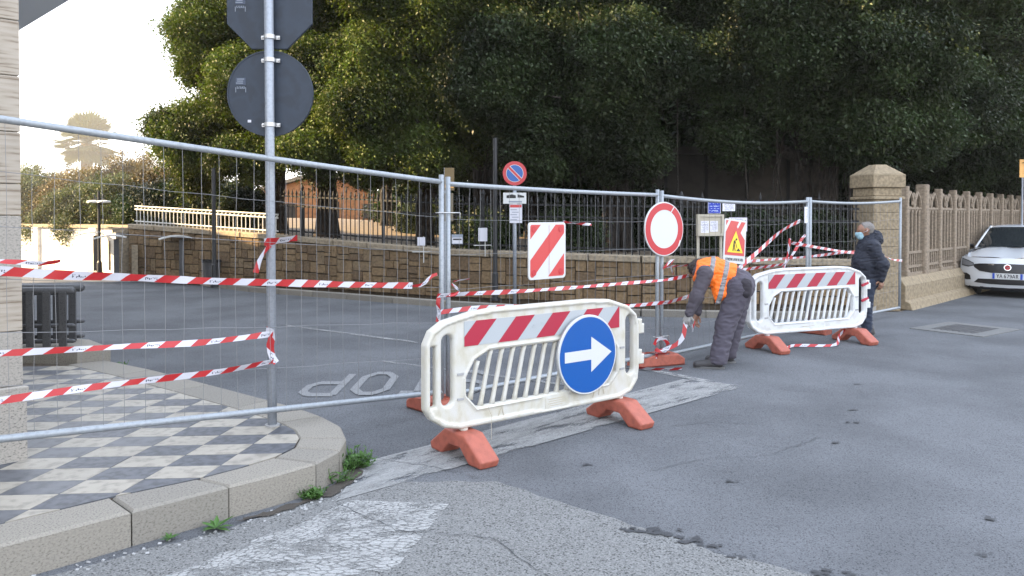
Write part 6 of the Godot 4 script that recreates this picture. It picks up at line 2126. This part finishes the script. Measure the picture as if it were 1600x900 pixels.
func build_tapes():
	tape("long tape along the middle of the first fence panel, broad and flat at the left", [V(-2.84, 1.38, -3.96), V(-2.72, 1.36, -4.08), V(-2.51, 1.32, -4.30), V(-2.28, 1.29, -4.54), V(-1.96, 1.24, -4.88), V(-1.63, 1.20, -5.21), V(-1.15, 1.14, -5.72), V(-0.79, 1.10, -6.09)], 0.054, 0.15, 1)
	tape("frayed end of the long tape, tied thinly to the first fence joint", [V(-0.80, 1.10, -6.08), V(-0.72, 1.10, -6.16), V(-0.66, 1.16, -6.22), V(-0.61, 1.18, -6.26)], 0.03, 0.8, 2)
	tape("upper of the two low tapes between the left pillar and the sign pole", [V(-2.81, 0.94, -3.90), V(-2.70, 0.93, -4.02), V(-2.49, 0.91, -4.24), V(-2.25, 0.89, -4.48), V(-1.93, 0.86, -4.81), V(-1.65, 0.84, -5.29)], 0.042, 0.4, 3)
	tape("lowest tape, nearest the pavement, between the left pillar and the sign pole", [V(-2.82, 0.68, -3.90), V(-2.70, 0.68, -4.02), V(-2.58, 0.68, -4.15), V(-2.38, 0.68, -4.35), V(-2.13, 0.67, -4.61), V(-1.85, 0.66, -4.90), V(-1.65, 0.65, -5.29)], 0.042, 0.35, 4)
	tape("short scrap of tape on the mesh right beside the left pillar", [V(-2.73, 1.41, -4.09), V(-2.65, 1.40, -4.17), V(-2.59, 1.39, -4.23), V(-2.53, 1.40, -4.30)], 0.03, 0.7, 5)
	tape("loose tape flag sticking out to the right of the sign pole", [V(-1.72, 1.47, -5.33), V(-1.64, 1.48, -5.315), V(-1.56, 1.49, -5.30), V(-1.49, 1.50, -5.33)], 0.06, 0.5, 6)
	tape("tape end hanging down on the left of the sign pole", [V(-1.68, 1.45, -5.33), V(-1.72, 1.4, -5.32), V(-1.75, 1.33, -5.3), V(-1.77, 1.26, -5.3)], 0.05, 0.6, 7, 0.3, 0.0, Vector3.RIGHT)
	tape("knotted tape wrapped down the front of the sign pole", [V(-1.71, 0.86, -5.325), V(-1.66, 0.84, -5.32), V(-1.68, 0.76, -5.32), V(-1.67, 0.68, -5.325), V(-1.64, 0.63, -5.33)], 0.06, 0.5, 8, 0.4, 0.0, Vector3.RIGHT)
	tape("long sagging tape across the second fence panel ending at the worker", [V(-0.61, 1.00, -6.28), V(-0.38, 1.00, -6.51), V(0.00, 0.99, -6.87), V(0.62, 0.98, -7.46), V(1.21, 0.97, -8.02), V(1.70, 0.96, -8.46), V(2.04, 0.97, -8.84)], 0.042, 0.5, 9, 0.1, 0.02)
	tape("lower tape behind the nearer barrier, tied round the post by the worker", [V(-0.61, 0.86, -6.30), V(-0.22, 0.86, -6.67), V(0.36, 0.80, -7.23), V(1.06, 0.72, -7.89), V(1.66, 0.70, -8.44), V(1.80, 0.70, -8.60), V(2.05, 0.73, -8.86)], 0.045, 0.5, 10, 0.2)
	tape("kinked tape tail on the second panel just right of the first joint", [V(-0.52, 0.99, -6.36), V(-0.44, 1.02, -6.44), V(-0.5, 1.1, -6.38), V(-0.36, 1.12, -6.52)], 0.025, 0.9, 11)
	tape("tape hanging down the first fence joint", [V(-0.6, 1.0, -6.32), V(-0.61, 0.93, -6.31), V(-0.6, 0.86, -6.31), V(-0.61, 0.78, -6.31)], 0.04, 0.8, 12, 0.0, 0.0, Vector3.RIGHT)
	tape("scrap of tape tied to the mesh above the striped plate", [V(0.49, 1.6, -7.35), V(0.56, 1.585, -7.42), V(0.64, 1.58, -7.49), V(0.79, 1.57, -7.64)], 0.028, 0.9, 13)
	tape("upper tape from the no entry sign's post behind the worker's back", [V(1.67, 1.09, -8.47), V(2.12, 1.09, -8.91), V(2.62, 1.10, -9.38)], 0.04, 0.6, 14)
	tape("frayed bow of tape on the post under the no entry sign", [V(1.66, 1.07, -8.44), V(1.73, 1.13, -8.5), V(1.8, 1.17, -8.56), V(1.76, 1.1, -8.5), V(1.8, 1.0, -8.56)], 0.03, 0.9, 15)
	tape("level tape behind the third and fourth panels running to the man", [V(2.72, 1.07, -9.6), V(3.41, 1.07, -10.25), V(4.24, 1.07, -11.02), V(5.06, 1.10, -11.7), V(5.37, 1.10, -11.95)], 0.04, 0.5, 16, 0.3)
	tape("broad diagonal tape rising from the works sign to the post notice", [V(2.74, 0.97, -9.43), V(3.16, 1.21, -9.82), V(3.58, 1.45, -10.22), V(3.97, 1.59, -10.58)], 0.055, 0.3, 17)
	tape("second level tape at the top of the farther barrier", [V(2.67, 0.98, -9.40), V(3.12, 0.99, -9.82), V(3.71, 1.01, -10.36)], 0.045, 0.3, 18, 0.5)
	tape("steep tape end behind the farther barrier, left of the crossing", [V(3.78, 1.35, -10.44), V(3.73, 1.11, -10.39), V(3.63, 0.91, -10.30)], 0.035, 0.6, 19, 0.0, 0.0, Vector3.RIGHT)
	tape("slanting tape looped on the notice post and crossing down to the barrier", [V(4.02, 1.31, -10.68), V(4.12, 1.39, -10.76), V(4.05, 1.35, -10.7), V(3.86, 1.15, -10.52), V(3.57, 0.92, -10.23)], 0.045, 0.4, 20, 0.2)
	tape("falling tape from the notice post to the man's chest", [V(3.81, 1.29, -10.46), V(4.07, 1.25, -10.70), V(4.68, 1.16, -11.22), V(5.20, 1.09, -11.65)], 0.045, 0.5, 21, 0.1)
	tape("tape behind the man's back running to the last fence post", [V(5.7, 1.16, -12.05), V(5.76, 1.11, -12.11), V(6.13, 0.96, -12.41), V(6.45, 0.92, -12.68)], 0.04, 0.6, 22)
	tape("tape held in the worker's hand, hanging to the foot block", [V(1.93, 0.56, -8.42), V(1.9, 0.46, -8.4), V(1.87, 0.33, -8.38), V(1.8, 0.25, -8.38), V(1.7, 0.2, -8.4), V(1.6, 0.17, -8.4), V(1.56, 0.1, -8.36)], 0.06, 0.4, 23, 0.6, 0.0, V(1, 0, 0.4))
	tape("loose red tape tail hanging below the worker's hands", [V(2.01, 0.5, -8.44), V(1.99, 0.44, -8.43), V(1.985, 0.38, -8.42)], 0.035, 0.9, 24, 0.05, 0.0, V(1, 0, 0.3))
	tape("loop of pink and white tape coiled round the worker's post base", [V(1.56, 0.24, -8.4), V(1.6, 0.3, -8.42), V(1.68, 0.3, -8.42), V(1.72, 0.22, -8.43), V(1.64, 0.16, -8.38), V(1.57, 0.2, -8.38)], 0.05, 0.5, 25, 0.3)
	tape("crumpled tape draped over the foot block by the worker", [V(1.3, 0.16, -8.46), V(1.42, 0.15, -8.4), V(1.52, 0.155, -8.38), V(1.62, 0.16, -8.34), V(1.72, 0.15, -8.36)], 0.08, 0.4, 26, 0.1, 0.0, V(0, 0.3, 1))
	tape("tape lying on the asphalt in front of the foot block", [V(1.2, 0.02, -8.35), V(1.4, 0.025, -8.2), V(1.6, 0.02, -8.16), V(1.82, 0.02, -8.2)], 0.05, 0.3, 27, 0.55, 0.0, V(0, 0.5, 1))
	tape("tape lying on the road under the farther barrier", [V(3.3, 0.03, -9.3), V(3.55, 0.03, -9.62), V(3.9, 0.02, -9.66), V(4.12, 0.03, -9.72), V(4.25, 0.1, -9.95), V(4.4, 0.16, -10.1)], 0.04, 0.7, 28)

func build_small_things():
	# leaf litter and pebbles at the foot of the kerb
	rng.seed = 55
	var sp := MB.new()
	for i in 160:
		var u := rng.randf()
		var e := [[-2.3, -3.45], [-1.5, -4.12], [-1.15, -4.5], [-1.06, -4.85], [-1.1, -5.15]]
		var f := u * 4
		var k := mini(int(f), 3)
		var p := Vector2(e[k][0], e[k][1]).lerp(Vector2(e[k + 1][0], e[k + 1][1]), f - k) + Vector2(rng.randf_range(0.0, 0.12), rng.randf_range(0, 0.1))
		var r := rng.randf_range(0.003, 0.009)
		sp.box(V(p.x, r * 0.5, p.y), Vector3(r * 2, r, r * 1.5), Basis(Vector3.UP, rng.randf() * 3) * Basis(Vector3.RIGHT, 0.4))
	var o := put("litter", sp.done(), mats.dust)
	o.set_meta("kind", "stuff")
	o.set_meta("label", "small pebbles and grit along the foot of the kerb")
	o.set_meta("category", "grit")
	var soil := struct("gutter_soil", sheet(ragged([[-1.5, -4.1], [-1.14, -4.48], [-1.05, -4.85], [-1.08, -5.15], [-1.0, -5.12], [-0.96, -4.82], [-1.02, -4.55], [-1.35, -4.17]], 0.022, 0.04), 0.011), mats.soil, "dark soil gathered at the foot of the kerb")
